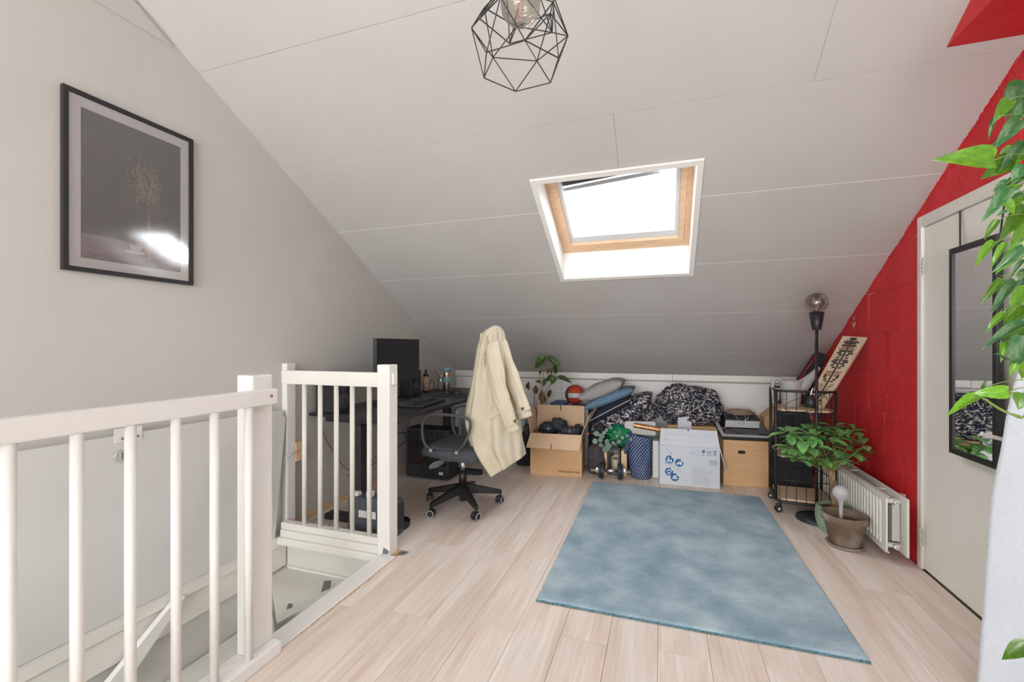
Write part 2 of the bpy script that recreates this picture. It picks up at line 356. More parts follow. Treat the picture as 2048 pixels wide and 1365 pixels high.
def put_leaf(parent, kind, material, base, tip, width, up=(0, 0, 1), name='leaf'):
    base = Vector(base); tip = Vector(tip); ln = (tip - base).length; y = (tip - base).normalized()
    x = y.cross(Vector(up))
    if x.length < 1e-4: x = Vector((1, 0, 0))
    x.normalize(); z = x.cross(y)
    o = bpy.data.objects.new(name, leaf_data(kind, material)); COL.objects.link(o); o.parent = parent
    b = base - root_of(parent)
    o.matrix_local = Matrix(((x.x * width, y.x * ln, z.x * ln, b.x), (x.y * width, y.y * ln, z.y * ln, b.y), (x.z * width, y.z * ln, z.z * ln, b.z), (0, 0, 0, 1)))
    return o

# ------------------------------------------------------------------ room shell
XL, XR, YK, YR = -2.33, 1.32, 4.81, -4.2
ZK, KS, ZT = 0.90, 0.562, 3.05
YT = YK - (ZT - ZK) / KS                     # where the slope meets the flat ceiling
YT2 = -4.199; YR2 = -4.2
def zs(y): return ZK + KS * (YK - y)
def S(x, y, off=0.0): return Vector((x, y, zs(y) + off))
SX0, SX1, SY0, SY1 = -0.715, 0.176, 2.56, 3.36          # skylight opening

# floor
o = struct(MB().box(-1.43, XR + 0.2, YR2, YK + 0.1, -0.06, -0.012).box(XL, -1.43, 2.26, YK + 0.1, -0.06, -0.012).build('floor', mat('floor_gap', (0.22, 0.17, 0.13), 0.9)), 'pale oak laminate floor of long planks')
FL = o
PW = 0.1902; x0 = 0.0 - 0.018
random.seed(11)
k0 = int(math.floor((XL - x0) / PW)); k1 = int(math.ceil((XR - x0) / PW))
for k in range(k0, k1):
    a = max(XL, x0 + k * PW + 0.0006); b_ = min(XR, x0 + (k + 1) * PW - 0.0006)
    if b_ - a < 0.01: continue
    y = -2.3 - 1.38 + ((k * 0.5137) % 1.0) * 1.38 - 1.38
    while y < YK:
        ya = max(YR, y) + 0.0006; yb = min(YK, y + 1.38) - 0.0006; y += 1.38
        aa, bb = a, b_
        segs = [(aa, ya, bb, yb)]
        if aa < -1.428:
            segs = []
            if yb > 2.262: segs.append((aa, max(ya, 2.262), bb, yb))
            if bb > -1.427 and ya < 2.262: segs.append((-1.427, ya, bb, min(yb, 2.262)))
        for (p, q, r_, t_) in segs:
            if t_ - q < 0.02 or r_ - p < 0.004 or t_ < -2.5: continue
            w = 0.0006
            vs = [(p, q, -0.011), (r_, q, -0.011), (r_, t_, -0.011), (p, t_, -0.011), (p, q, -w), (r_, q, -w), (r_, t_, -w), (p, t_, -w), (p + w, q + w, 0), (r_ - w, q + w, 0), (r_ - w, t_ - w, 0), (p + w, t_ - w, 0)]
            fs = [(0, 1, 5, 4), (1, 2, 6, 5), (2, 3, 7, 6), (3, 0, 4, 7), (4, 5, 9, 8), (5, 6, 10, 9), (6, 7, 11, 10), (7, 4, 8, 11), (8, 9, 10, 11)]
            MB().add(vs, fs).build('plank', M_PLANK, FL, fix=False)

# left wall (with the stairwell below), knee wall, rear walls
def wallpoly(x, ext, zlow): return [(x, YR2, zlow), (x, YK, zlow), (x, YK, ZK), (x, YT, ZT), (x, YR2, ZT)]
mb = MB().prism(wallpoly(XL, 0, -2.5), (-0.12, 0, 0)); struct(mb.build('wall_left', M_WALL), 'off-white painted gable wall with the framed print')
KW = sroot('wall_back', 'low white knee wall of boards under the sloping ceiling', (0, YK, 0))
MB().box(XL - 0.12, XR + 0.124, YK + 0.012, YK + 0.1, -0.05, 1.0).build('core', M_SEAM, KW)
for a, b_ in ((XL + 0.001, -2.246), (-2.243, -1.053), (-1.050, 0.095), (0.098, 1.02), (1.023, XR - 0.001)):
    MB().box(a, b_, YK, YK + 0.011, 0.0, 0.82, 0.0015).build('panel', M_KNEE, KW)
struct(MB().box(XL + 0.001, 0.094, YK - 0.02, YK - 0.0005, 0.835, 0.899, 0.003).box(0.096, XR - 0.001, YK - 0.02, YK - 0.0005, 0.838, 0.899, 0.003).build('trim_1', M_CREAM), 'cream batten along the top of the knee wall')

# sloping ceiling boards
struct(MB().prism([(XL + 0.0005, 1.565, 2.690), (XL + 0.0005, 0.2, 2.686), (XL + 0.0005, 0.2, 3.04), (XL + 0.0005, 1.0, zs(1.0) - 0.004)], (0.010, 0, 0)).build('trim_7', M_WALL), 'thin painted infill board at the top of the left wall')
CE = sroot('ceiling', 'white boarded sloping ceiling with thin seams', (0, 0, 0))
def slopeband(mb, xa, xb, ya, yb, off): mb.add([S(xa, ya, off), S(xb, ya, off), S(xb, yb, off), S(xa, yb, off)], [(0, 1, 2, 3)])
back = MB()
def boxslope(mb, xa, xb, ya, yb, o0, o1):
    q = [S(xa, ya, o0), S(xb, ya, o0), S(xb, yb, o0), S(xa, yb, o0), S(xa, ya, o1), S(xb, ya, o1), S(xb, yb, o1), S(xa, yb, o1)]
    mb.add(q, [(0, 3, 2, 1), (4, 5, 6, 7), (0, 1, 5, 4), (1, 2, 6, 5), (2, 3, 7, 6), (3, 0, 4, 7)])
for a in ((XL - 0.12, SX0 - 0.012, YT - 0.2, YK + 0.1), (SX1 + 0.012, XR + 0.124, YT - 0.2, YK + 0.1), (SX0 - 0.012, SX1 + 0.012, YT - 0.2, SY0 - 0.012), (SX0 - 0.012, SX1 + 0.012, SY1 + 0.012, YK + 0.1)):
    boxslope(back, *a, 0.003, 0.16)
back.build('backing', M_SEAM, CE)
rows = [(YT, 1.165, [XR]), (1.165, 1.705, [-0.45, XR]), (1.705, 2.246, [0.62, XR]), (2.246, 2.766, [-0.23, XR]), (2.766, 3.293, [XR]), (3.293, 3.831, [XR]), (3.831, 4.40, [XR]), (4.40, YK, [XR])]
G = 0.0016
for ya, yb, xs in rows:
    xa = XL
    for xb in xs:
        mb = MB(); A, B, C_, D = xa + G * (xa > XL), xb - G * (xb < XR), ya + (G if ya > YT else 0), yb - G
        hx0, hx1, hy0, hy1 = SX0 - 0.012, SX1 + 0.012, SY0 - 0.012, SY1 + 0.012
        if A < hx1 and B > hx0 and C_ < hy1 and D > hy0:
            cuts = [(A, min(B, hx0), C_, D), (max(A, hx1), B, C_, D), (max(A, hx0), min(B, hx1), C_, min(D, hy0)), (max(A, hx0), min(B, hx1), max(C_, hy1), D)]
        else: cuts = [(A, B, C_, D)]
        for (p, q, r_, t_) in cuts:
            if q - p > 0.003 and t_ - r_ > 0.003: boxslope(mb, p, q + (0.004 if q >= XR - 1e-6 else 0), r_, t_, 0.0, 0.0029)
        mb.build('panel', M_CEIL, CE); xa = xb
for ys in (2.766, 3.293, 3.831, 4.40):
    mb = MB()
    for xa, xb in (((XL, SX0 - 0.034), (SX1 + 0.034, XR)) if SY0 - .03 < ys < SY1 + .03 else ((XL, XR),)): boxslope(mb, xa, xb, ys - 0.0021, ys + 0.0021, 0.0002, 0.0029)
    mb.build('seam_bead', mat('white_filler', (0.86, 0.86, 0.85), 0.7), CE)
# flat part, and the rear wall with an unseen window added for fill light
MB().box(XL - 0.12, XR + 0.124, YT2, YT, ZT, ZT + 0.1).build('flat_panel', M_CEIL, CE)
WXa, WXb, WZa, WZb = -2.0, 1.0, 0.85, 2.3             # added rear window, sized to light the far end of the room
struct(MB().box(XL - 0.12, XR + 0.12, YR2 - 0.1, YR2, -0.05, WZa).box(XL - 0.12, XR + 0.12, YR2 - 0.1, YR2, WZb, ZT + 0.1).box(XL - 0.12, WXa, YR2 - 0.1, YR2, WZa, WZb).box(WXb, XR + 0.12, YR2 - 0.1, YR2, WZa, WZb).build('wall_rear', M_WALL), 'wall behind the viewer with a wide window added as fill light')

# right wall: painted concrete blocks, laid in courses, cut by the slope and the door
RW = sroot('wall_right', 'bright red painted concrete block wall', (XR, 0, 0))
DY0, DY1, DZ = 2.06, 2.992, 1.887                       # door hole
mort = MB()
def clip(poly, n, c):                                    # keep n.p <= c, in (y, z)
    out = []
    for i in range(len(poly)):
        p, q = poly[i], poly[(i + 1) % len(poly)]; dp = n[0] * p[0] + n[1] * p[1] - c; dq = n[0] * q[0] + n[1] * q[1] - c
        if dp <= 0: out.append(p)
        if (dp < 0 < dq) or (dq < 0 < dp): t = dp / (dp - dq); out.append((p[0] + (q[0] - p[0]) * t, p[1] + (q[1] - p[1]) * t))
    return out
def area(p): return abs(sum(p[i][0] * p[(i + 1) % len(p)][1] - p[(i + 1) % len(p)][0] * p[i][1] for i in range(len(p)))) / 2
mort.prism([(XR + 0.0005, 1.9, -0.1), (XR + 0.0005, DY0, -0.1), (XR + 0.0005, DY0, DZ), (XR + 0.0005, DY1, DZ), (XR + 0.0005, DY1, -0.1), (XR + 0.0005, YK, -0.1), (XR + 0.0005, YK, ZK), (XR + 0.0005, 1.9, zs(1.9))], (0.12, 0, 0))
mort.build('mortar', M_MORTAR, RW)
struct(MB().prism([(XR, YR2, -0.1), (XR, 1.9, -0.1), (XR, 1.9, zs(1.9)), (XR, YT, ZT), (XR, YR2, ZT)], (0.12, 0, 0)).build('wall_right_rear', M_WALL), 'white end of the side wall behind the viewer')
random.seed(5)
CH = 0.2575; BL = 0.452
for r_ in range(11):
    za, zb = -0.005 + r_ * CH + 0.0022, -0.005 + (r_ + 1) * CH - 0.0022
    y = 0.1 + (BL / 2 if r_ % 2 else 0.0) + 0.13
    while y < YK:
        ya, yb = y + 0.002, y + BL - 0.002; y += BL
        base = [(ya, za), (yb, za), (yb, zb), (ya, zb)]
        base = clip(base, (KS, 1.0), ZK + KS * YK - 0.0003); base = clip(base, (0, 1), ZT - 0.002); base = clip(base, (1, 0), YK - 0.001); base = clip(base, (0, -1), 0.0); base = clip(base, (-1, 0), -1.902)
        if len(base) < 3: continue
        regs = [clip(base, (1, 0), DY0), clip(base, (-1, 0), -DY1), clip(clip(clip(base, (0, -1), -DZ), (-1, 0), -DY0), (1, 0), DY1)]
        if not (ya < DY1 and yb > DY0 and za < DZ): regs = [base]
        dep = random.uniform(0.0, 0.003); tl = [random.uniform(-0.0012, 0.0012) for _ in range(2)]
        for g in regs:
            if len(g) < 3 or area(g) < 0.0006: continue
            cy = sum(p[0] for p in g) / len(g); cz = sum(p[1] for p in g) / len(g); nn = len(g)
            def sh(p, d): 
                v = Vector((p[0] - cy, p[1] - cz)); l = v.length
                v *= max(0, (l - d) / l) if l > 0 else 1; return (cy + v.x, cz + v.y)
            outer = [(XR + 0.004, p[0], p[1]) for p in g]; mid = [(XR - dep + 0.0015, *p) for p in g]
            inn = [(XR - dep + tl[0] * (p[0] - cy) * 4, *sh(p, 0.0045)) for p in g]
            vs = outer + mid + inn
            fs = [(i, (i + 1) % nn, nn + (i + 1) % nn, nn + i) for i in range(nn)] + [(nn + i, nn + (i + 1) % nn, 2 * nn + (i + 1) % nn, 2 * nn + i) for i in range(nn)] + [tuple(range(2 * nn, 3 * nn))]
            MB().add(vs, fs).build('block', M_RED, RW)
# chip of missing paint on the red wall
cpt = onX(1708, 646, XR - 0.0072)
mb = MB(); random.seed(3)
ring = [(cpt.x, cpt.y + math.cos(t) * 0.030 * random.uniform(.55, 1.1), cpt.z + math.sin(t) * 0.045 * random.uniform(.6, 1.1)) for t in [i * PI / 6 for i in range(12)]]
mb.prism(ring, (0.0012, 0, 0)).build('paint_chip', mat('bare_plaster', (0.62, 0.56, 0.50), 0.9, col2=(0.50, 0.05, 0.05), vscale=28, contrast=(0.5, 0.55)), RW)
# ragged painted edge where the wall meets the ceiling
random.seed(12); mb = MB(); nE = 260
ye = [2.21 + (YK - 0.02 - 2.21) * i / nE for i in range(nE + 1)]
we = [max(0.0004, 0.004 + 0.0045 * nz((y, 0, 0), 9, 3) + random.uniform(-.002, .0025)) for y in ye]
mb.add([S(XR - 0.001, y, -0.0008) for y in ye] + [S(XR - 0.003 - w, y, -0.0008) for y, w in zip(ye, we)], [(i, i + 1, nE + 2 + i, nE + 1 + i) for i in range(nE)])
mb.build('paint_edge', M_RED, RW, fix=False)
# red roof beam along the wall
struct(MB().prism([(1.055, 1.0, zs(1.0) - 0.001), (1.055, 1.0, 2.366), (1.055, 2.199, 2.366)], (XR - 1.055 - 0.008, 0, 0)).build('trim_2', M_RED), 'red painted roof beam at the top of the red wall')

# skylight
WN = sroot('window_1', 'open roof window with pine frame in a deep white reveal', (-0.27, 2.96, 1.95))
mb = MB()                                                 # reveal lining, 12 mm boards
OF = 0.18
def lin(xa, ya, xb, yb, nx, ny):
    q = [S(xa, ya, -0.0), S(xb, yb, -0.0), S(xb, yb, OF + 0.02), S(xa, ya, OF + 0.02)]
    mb.prism(q, (nx * 0.012, ny * 0.012, 0))
lin(SX0, SY0, SX0, SY1, -1, 0); lin(SX1, SY0, SX1, SY1, 1, 0); lin(SX0, SY0, SX1, SY0, 0, -1); lin(SX0, SY1, SX1, SY1, 0, 1)
mb.build('reveal', mat('reveal_white', (0.84, 0.85, 0.85), 0.45), WN)
mb = MB()                                                 # flat trim round the opening
for (xa, xb, ya, yb) in ((SX0 - 0.032, SX0 - 0.001, SY0 - 0.028, SY1 + 0.028), (SX1 + 0.001, SX1 + 0.032, SY0 - 0.028, SY1 + 0.028), (SX0 - 0.001, SX1 + 0.001, SY0 - 0.028, SY0 - 0.001), (SX0 - 0.001, SX1 + 0.001, SY1 + 0.001, SY1 + 0.028)):
    boxslope(mb, xa, xb, ya, yb, -0.012, -0.0005)
mb.build('architrave', M_WHITE, WN)
FY0, FY1 = SY0 - 0.02, SY1
def rim(mb, xa, xb, ya, yb, w, wy, o0, o1):
    boxslope(mb, xa, xa + w, ya, yb, o0, o1); boxslope(mb, xb - w, xb, ya, yb, o0, o1)
    boxslope(mb, xa + w, xb - w, ya, ya + wy, o0, o1); boxslope(mb, xa + w, xb - w, yb - wy, yb, o0, o1)
mb = MB(); rim(mb, SX0 + 0.001, SX1 - 0.001, FY0, FY1 - 0.001, 0.034, 0.05, OF + 0.005, OF + 0.10); FR = mb.build('window_frame', M_PINE, WN)
mb = MB(); rim(mb, SX0 + 0.038, SX1 - 0.038, FY0 + 0.03, FY1 - 0.053, 0.034, 0.032, OF - 0.006, OF + 0.07); SA = mb.build('sash', M_PINE, WN)
mb = MB(); rim(mb, SX0 + 0.0725, SX1 - 0.0725, FY0 + 0.062, FY1 - 0.086, 0.026, 0.05, OF + 0.012, OF + 0.065); mb.build('sash_lining', mat('grey_vinyl', (0.70, 0.72, 0.74), 0.5), WN)
mb = MB(); boxslope(mb, SX0 + 0.09, SX1 - 0.09, FY0 + 0.08, FY1 - 0.11, OF + 0.040, OF + 0.044); mb.build('pane', M_GLASS, WN)
# outside blind hanging skew over the top of the pane
def onS(x, y, off):
    d = ray(x, y); t = (ZK + KS * YK + off - HCAM) / (d.z + KS * d.y); return Vector((d.x * t, d.y * t, HCAM + d.z * t))
q1, q2, q3 = onS(1124, 374, 0.25), onS(1210, 357, 0.25), onS(1320, 335, 0.25)
mb = MB(); mb.prism([Vector((-0.63, 2.45, zs(2.45) + 0.25)), Vector((0.10, 2.45, zs(2.45) + 0.25)), q3, q2, q1], (0, 0, 0.004)); BLD = mb.build('blind', mat('blind_cloth', (0.03, 0.032, 0.04), 0.9), WN, label='dark outside blind hanging skew behind the pane')
dn = Vector((0, 0.018, -0.012))
MB().tube([q1 + dn, q2 + dn, q3 + dn], 0.017, 8).build('blind_rail', mat('blind_rail_grey', (0.6, 0.6, 0.62), 0.6), BLD)

# door
DR = sroot('door_1', 'cream flush door in a cream frame', (XR, 2.5, 0))
MB().box(XR + 0.101, XR + 0.12, DY0 - 0.05, DY1 + 0.05, -0.05, DZ + 0.05).build('backing', M_BLACK, DR)  # unseen black sheet, added to block sky light leaking round the door
mb = MB().box(XR - 0.012, XR + 0.1, DY1 - 0.040, DY1 - 0.0005, 0.001, DZ - 0.001, 0.003).box(XR - 0.012, XR + 0.1, DY0 + 0.001, DY0 + 0.04, 0.001, DZ - 0.001, 0.003).box(XR - 0.012, XR + 0.1, DY0 + 0.041, DY1 - 0.041, DZ - 0.06, DZ - 0.001, 0.003)
mb.build('door_frame', M_CREAM, DR)
MB().box(XR + 0.002, XR + 0.04, DY0 + 0.043, DY1 - 0.043, 0.006, DZ - 0.063, 0.002).build('door_leaf', M_DOOR, DR)
for zc in (1.62, 0.175):
    mb = MB()
    for i in range(5): mb.cyl((XR - 0.016, DY1 - 0.044, zc - 0.045 + i * 0.0185), (XR - 0.016, DY1 - 0.044, zc - 0.045 + i * 0.0185 + 0.0165), 0.006, n=10)
    mb.box(XR - 0.0145, XR - 0.0122, DY1 - 0.062, DY1 - 0.022, zc - 0.045, zc + 0.045).build('hinge', mat('hinge_grey', (0.62, 0.61, 0.58), 0.4), DR)

struct(MB().box(XL, XL + 0.012, 2.325, 4.2, 0.0, 0.035).build('baseboard_left', M_PINE), 'narrow brown wooden skirting at the foot of the left wall')

# ------------------------------------------------------------------ stairwell
WX = -1.53
struct(MB().box(WX, WX + 0.09, -2.0, 2.26, -2.5, -0.062).build('wall_stairwell_right', M_WELL), 'side of the stairwell')
struct(MB().box(XL, WX, 2.275, 2.40, -2.5, -0.062).build('wall_stairwell_back', M_WELL), 'end wall of the stairwell')
struct(MB().box(XL, WX, -2.1, -2.0, -2.5, 0).build('wall_stairwell_front', M_WELL), 'near end of the stairwell')
struct(MB().box(XL, WX, -2.0, 2.275, -2.6, -2.5).build('floor_lower', M_WELL), 'floor at the bottom of the stairwell')
struct(MB().box(WX, -1.425, 1.362, 2.172, -0.06, 0.004, 0.006).build('trim_3', M_WHITE), 'white nosing strip along the stair opening')
struct(MB().box(-1.4695, -1.4275, 2.173, 2.261, -0.06, -0.002).build('trim_8', mat('chipboard_edge', (0.42, 0.20, 0.08), 0.9, col2=(0.65, 0.45, 0.28), vscale=40)), 'small patch of bare board beside the corner post')
random.seed(9)
mb = MB()
pts = [];
for i in range(40):
    t = i / 39; pts.append((-1.4245 + 0.010 * max(0, math.sin(PI * t)) * random.uniform(.3, 1), 1.37 + 0.8 * t, -0.0005))
mb.add([(-1.4245, p[1], 0.0012) for p in pts] + [(p[0] + 0.002, p[1], 0.0012) for p in pts], [(i, i + 1, 41 + i, 40 + i) for i in range(39)])
struct(mb.build('trim_4', mat('chipboard_edge', (0.42, 0.20, 0.08), 0.9, col2=(0.65, 0.45, 0.28), vscale=40), fix=False), 'ragged bare wood edge beside the white nosing strip')
mb = MB().box(XL + 0.0005, XL + 0.035, -1.9, 2.262, -0.082, -0.012, 0.003)
struct(mb.build('trim_5', M_CREAM), 'white rail along the wall above the stairs')
struct(MB().box(XL + 0.0005, XL + 0.020, -1.9, 2.262, -0.225, -0.0825, 0.002).build('trim_6', M_CREAM), 'white fascia board below the rail on the stairwell wall')
# winder treads
ST_ = sroot('stairs', 'white painted winder stairs going down', (-1.9, 2.0, -0.3))
MB().prism([(-2.328, 2.274, -0.285), (-1.845, 2.274, -0.285), (-1.945, 1.845, -0.285), (-2.328, 2.16, -0.285)], (0, 0, 0.04)).build('tread', M_WELL, ST_)
MB().prism([(-2.318, 2.16, -0.50), (-1.935, 1.84, -0.50), (-1.80, 2.27, -0.50), (-1.535, 2.27, -0.50), (-1.535, 1.30, -0.50), (-2.318, 1.45, -0.50)], (0, 0, 0.04)).build('tread', M_WELL, ST_)
for i in range(7):
    y1 = 1.46 - i * 0.23; z1 = -0.68 - i * 0.2
    MB().box(XL + 0.012, WX - 0.002, y1 - 0.25, y1, z1 - 0.04, z1).build('tread', M_WELL, ST_)
MB().prism([onX(338, 1206, -2.288), onX(363, 1192, -2.288), onX(217, 1405, -2.288), onX(175, 1405, -2.288)], (0.03, 0, 0)).build('handrail', M_WHITE, ST_)
mb = MB().prism([(-2.30, 2.262, -0.262), (-1.83, 2.262, -0.262), (-1.83, 2.273, -0.262), (-2.30, 2.273, -0.262)], (0, 0, 0.03)).build('moulding', M_CREAM, ST_)
# tape pieces in the stairwell
def tape(label, pts, th=0.0012):
    tag(MB().slab(pts, th).build('tape_piece', M_TAPE), label, 'tape', 'pieces of grey tape by the stairs')
tape('grey tape strip on the edge of the white winder tread', [(-1.957, 2.205, -0.2425), (-1.921, 2.225, -0.2425), (-1.862, 2.15, -0.2425), (-1.885, 2.10, -0.2425)])
tape('small curled grey tape on the lower corner of the tread', [(-1.975, 1.95, -0.2425), (-1.950, 1.955, -0.2425), (-1.925, 1.925, -0.2425), (-1.945, 1.905, -0.2425)])
tape('grey tape stuck on the laminate at the corner post', [(-1.44, 2.19, 0.0052), (-1.40, 2.20, 0.0052), (-1.385, 2.24, 0.0052), (-1.425, 2.235, 0.0052)])
tape('grey tape folded on the foot of the corner post', [(-1.515, 2.1678, 0.008), (-1.475, 2.1678, 0.010), (-1.470, 2.1678, 0.026), (-1.505, 2.1678, 0.042)])
tape('tiny grey tape beside the foot of the near post', [(-1.475, 1.366, 0.0052), (-1.452, 1.363, 0.0052), (-1.462, 1.385, 0.0052), (-1.474, 1.383, 0.0052)])

# near railing
RT = thing('stair_railing', 'long white wooden railing with round balusters beside the near newel post', 'railing', (-1.46, 0.7, 0))
MB().box(-1.528, -1.450, 1.263, 1.354, -0.06, 1.085, 0.006).build('post', M_WHITE, RT)
MB().box(-1.4495, -1.414, -1.0, 1.345, 0.972, 1.031, 0.006).build('top_rail', M_WHITE, RT)
MB().cyl((-1.4145, 1.315, 1.004), (-1.4115, 1.315, 1.004), 0.006, n=12).build('screw', mat('screw_hole', (0.25, 0.17, 0.12), 0.7), RT)
MB().box(-1.4495, -1.405, -1.0, 1.354, -0.0, 0.05, 0.006).box(-1.528, -1.4505, -1.0, 1.262, -0.0, 0.03, 0.005).build('bottom_rail', M_WHITE, RT)
for yb in (1.231, 1.10, 0.975, 0.850, 0.728, 0.601, 0.476, 0.351, 0.226, 0.10):
    MB().cyl((-1.4315, yb, 0.0495), (-1.4315, yb, 0.9725), 0.0142, n=16).build('baluster', M_WHITE, RT)
# far railing
RF = thing('stair_railing', 'short white wooden railing with five balusters between wall and corner post', 'railing', (-1.9, 2.21, 0))
MB().box(-1.553, -1.470, 2.171, 2.256, -0.06, 1.086, 0.007).build('post', M_WHITE, RF)
MB().box(XL + 0.0008, -2.287, 2.246, 2.318, -0.03, 1.080, 0.005).build('wall_post', M_WHITE, RF)
MB().box(-2.286, -1.5535, 2.200, 2.236, 0.952, 1.038, 0.006).build('top_rail', M_CREAM, RF)
MB().box(-1.4695, -1.457, 2.195, 2.235, 0.97, 1.035, 0.004).build('rail_end', M_CREAM, RF)
MB().box(-1.562, -1.5535, 2.205, 2.235, 0.86, 0.92, 0.003).build('bracket', M_WHITE, RF)
MB().box(-2.286, -1.5535, 2.196, 2.2455, 0.035, 0.078, 0.005).box(-2.286, -1.5535, 2.190, 2.26, -0.012, 0.034, 0.004).box(-2.308, -1.5535, 2.178, 2.274, -0.062, -0.013, 0.012).build('bottom_rail', M_CREAM, RF)
for xb in (-2.119, -1.997, -1.876, -1.760, -1.639):
    MB().cyl((xb, 2.218, 0.0775), (xb, 2.218, 0.9525), 0.0142, n=16).build('baluster', M_CREAM, RF)
# hatch folded up against the wall
HT = thing('stair_hatch', 'big white hatch board folded up against the left wall with ring lock', 'hatch', (-2.30, 1.2, 0))
MB().prism([(-2.302, -1.2, 0.0), (-2.302, 2.15, -0.008), (-2.302, 2.235, 0.742), (-2.302, 2.215, 0.745), (-2.302, 2.212, 0.78), (-2.302, 2.10, 0.792), (-2.302, -1.2, 0.812)], (0.018, 0, 0)).build('board', mat('hatch_paint', (0.66, 0.665, 0.65), 0.5, col2=(0.63, 0.635, 0.615), vscale=2.0), HT)
p = onX(241, 912, -2.284)
MB().cyl((-2.2835, p.y, p.z), (-2.276, p.y, p.z), 0.026, n=20).build('lock', M_CHROME, HT)
MB().box(-2.2755, -2.270, p.y - 0.004, p.y + 0.004, p.z - 0.014, p.z + 0.014).build('lock_slot', M_STEEL, HT)
MB().box(-2.2835, -2.281, p.y - 0.025, p.y + 0.085, p.z + 0.06, p.z + 0.12).build('latch_plate', M_WHITE, HT)
for dy in (-0.005, 0.055): MB().cyl((-2.2808, p.y + dy + 0.01, p.z + 0.075), (-2.277, p.y + dy + 0.01, p.z + 0.075), 0.006, n=10).build('bolt', M_STEEL, HT)
LB = thing('latch_block', 'small bare wood latch block with hook on the white wall post', 'latch', (-2.28, 2.34, 0.44))
MB().box(XL + 0.001, -2.283, 2.3185, 2.375, 0.43, 0.555, 0.002).build('block', M_PINE, LB)
MB().tube([(-2.282, 2.345, 0.50), (-2.272, 2.32, 0.50), (-2.268, 2.28, 0.497), (-2.27, 2.24, 0.485), (-2.281, 2.225, 0.48)], 0.0035, 6, spl=4).build('hook', M_CHROME, LB)

# picture
PF = thing('framed_print', 'black framed print of dried pampas grass on the left wall', 'picture', (XL, 1.395, 1.50))
Y0, Y1, Z0, Z1 = 1.129, 1.661, 1.508, 2.266; fx = XL + 0.022; fw = 0.019
MB().box(XL + 0.001, fx, Y0, Y0 + fw, Z0, Z1, 0.001).box(XL + 0.001, fx, Y1 - fw, Y1, Z0, Z1, 0.001).box(XL + 0.001, fx, Y0 + fw, Y1 - fw, Z0, Z0 + fw, 0.001).box(XL + 0.001, fx, Y0 + fw, Y1 - fw, Z1 - fw, Z1, 0.001).build('frame', M_BLACK, PF)
MB().box(XL + 0.001, XL + 0.012, Y0 + fw, Y1 - fw, Z0 + fw, Z1 - fw).build('mat_board', mat('mat_white', (0.80, 0.77, 0.785), 0.8), PF)
PX = XL + 0.0121
py0, py1, pz0, pz1 = 1.192, 1.600, 1.568, 2.202
PR = MB().box(PX, PX + 0.0006, py0, py1, pz0, pz1).build('print', mat('print_dark', (0.085, 0.072, 0.068), 0.75, col2=(0.11, 0.092, 0.084), vscale=3, vdet=2), PF)
MB().box(PX + 0.0007, PX + 0.0010, py0, py1, pz0, pz0 + 0.105).build('printed_table', mat('print_table', (0.30, 0.22, 0.24), 0.8, col2=(0.20, 0.14, 0.15), vscale=16, stretch=(1, 1, 3)), PR)
mb = MB(); random.seed(21); px_ = PX + 0.0013
for q in range(520):
    c = random.choice([(1.405, 2.0, .03, .07), (1.47, 1.985, .02, .06), (1.445, 1.915, .045, .07), (1.415, 1.94, .03, .06), (1.48, 1.92, .022, .06)])
    yy = random.gauss(c[0], c[2] * .62); zz = random.gauss(c[1], c[3] * .6); l = random.uniform(.006, .019); a = random.uniform(-2.4, -0.7)
    w = 0.0014
    mb.add([(px_, yy - w, zz), (px_, yy + w, zz), (px_, yy + math.cos(a) * l, zz + math.sin(a) * l)], [(0, 1, 2)])
for (ya, za, yb, zb) in ((1.452, 1.60, 1.45, 1.86), (1.458, 1.60, 1.457, 1.80), (1.45, 1.86, 1.40, 2.03), (1.45, 1.86, 1.47, 2.02)):
    mb.add([(px_, ya - .0012, za), (px_, ya + .0012, za), (px_, yb + .0008, zb), (px_, yb - .0008, zb)], [(0, 1, 2, 3)])
o = mb.build('printed_plume', mat('print_grass', (0.50, 0.35, 0.27), 0.8), PR, fix=False); o['kind'] = 'stuff'
ring = [(px_, 1.395 + math.cos(t) * .042, 1.628 + math.sin(t) * .008) for t in [i * PI / 10 for i in range(20)]]
MB().add(ring, [tuple(range(20))]).add([(px_ + .0002, 1.37, 1.66), (px_ + .0002, 1.425, 1.66), (px_ + .0002, 1.412, 1.63), (px_ + .0002, 1.383, 1.63)], [(0, 1, 2, 3)]).build('printed_cup', mat('print_cup', (0.50, 0.45, 0.44), 0.8), PR, fix=False)
MB().box(fx - 0.007, fx - 0.005, Y0 + fw, Y1 - fw, Z0 + fw, Z1 - fw).build('glass', M_PICGLASS, PF)

# ------------------------------------------------------------------ pendant
PC = at(1040, 86, 1.30); PRad = 0.138
PD = thing('pendant_lamp', 'black geometric wire cage pendant with ribbed glass bulb', 'lamp', (PC.x, PC.y, zs(PC.y)))
def onsphere(x, y, near):
    d = ray(x, y); o = Vector((0, 0, HCAM)); oc = o - PC; a = d.dot(d); b_ = 2 * d.dot(oc); c = oc.dot(oc) - PRad ** 2; D = b_ * b_ - 4 * a * c
    t = (-b_ + (-1 if near else 1) * math.sqrt(max(D, 0))) / (2 * a); return o + d * t
V = {'B': (1031, 183, 0), 'a': (968, 156, 0), 'b': (1101, 165.5, 0), 'c': (986, 115, 0), 'd': (1074, 122, 0), 'L': (943, 56, 0), 'R': (1136, 72, 0), 'e': (973, 105, 1), 'm': (1050, 81, 1), 'n': (1117, 116, 1), 'g': (968.5, 15.5, 0), 'h': (1106, 4, 1), 'i': (1101, 27, 0), 'q': (1033, 53, 0), 'k': (1001, -6, 1)}
V = {k: onsphere(*v) for k, v in V.items()}
topc = PC + Vector((0, 0, PRad * 1.12))
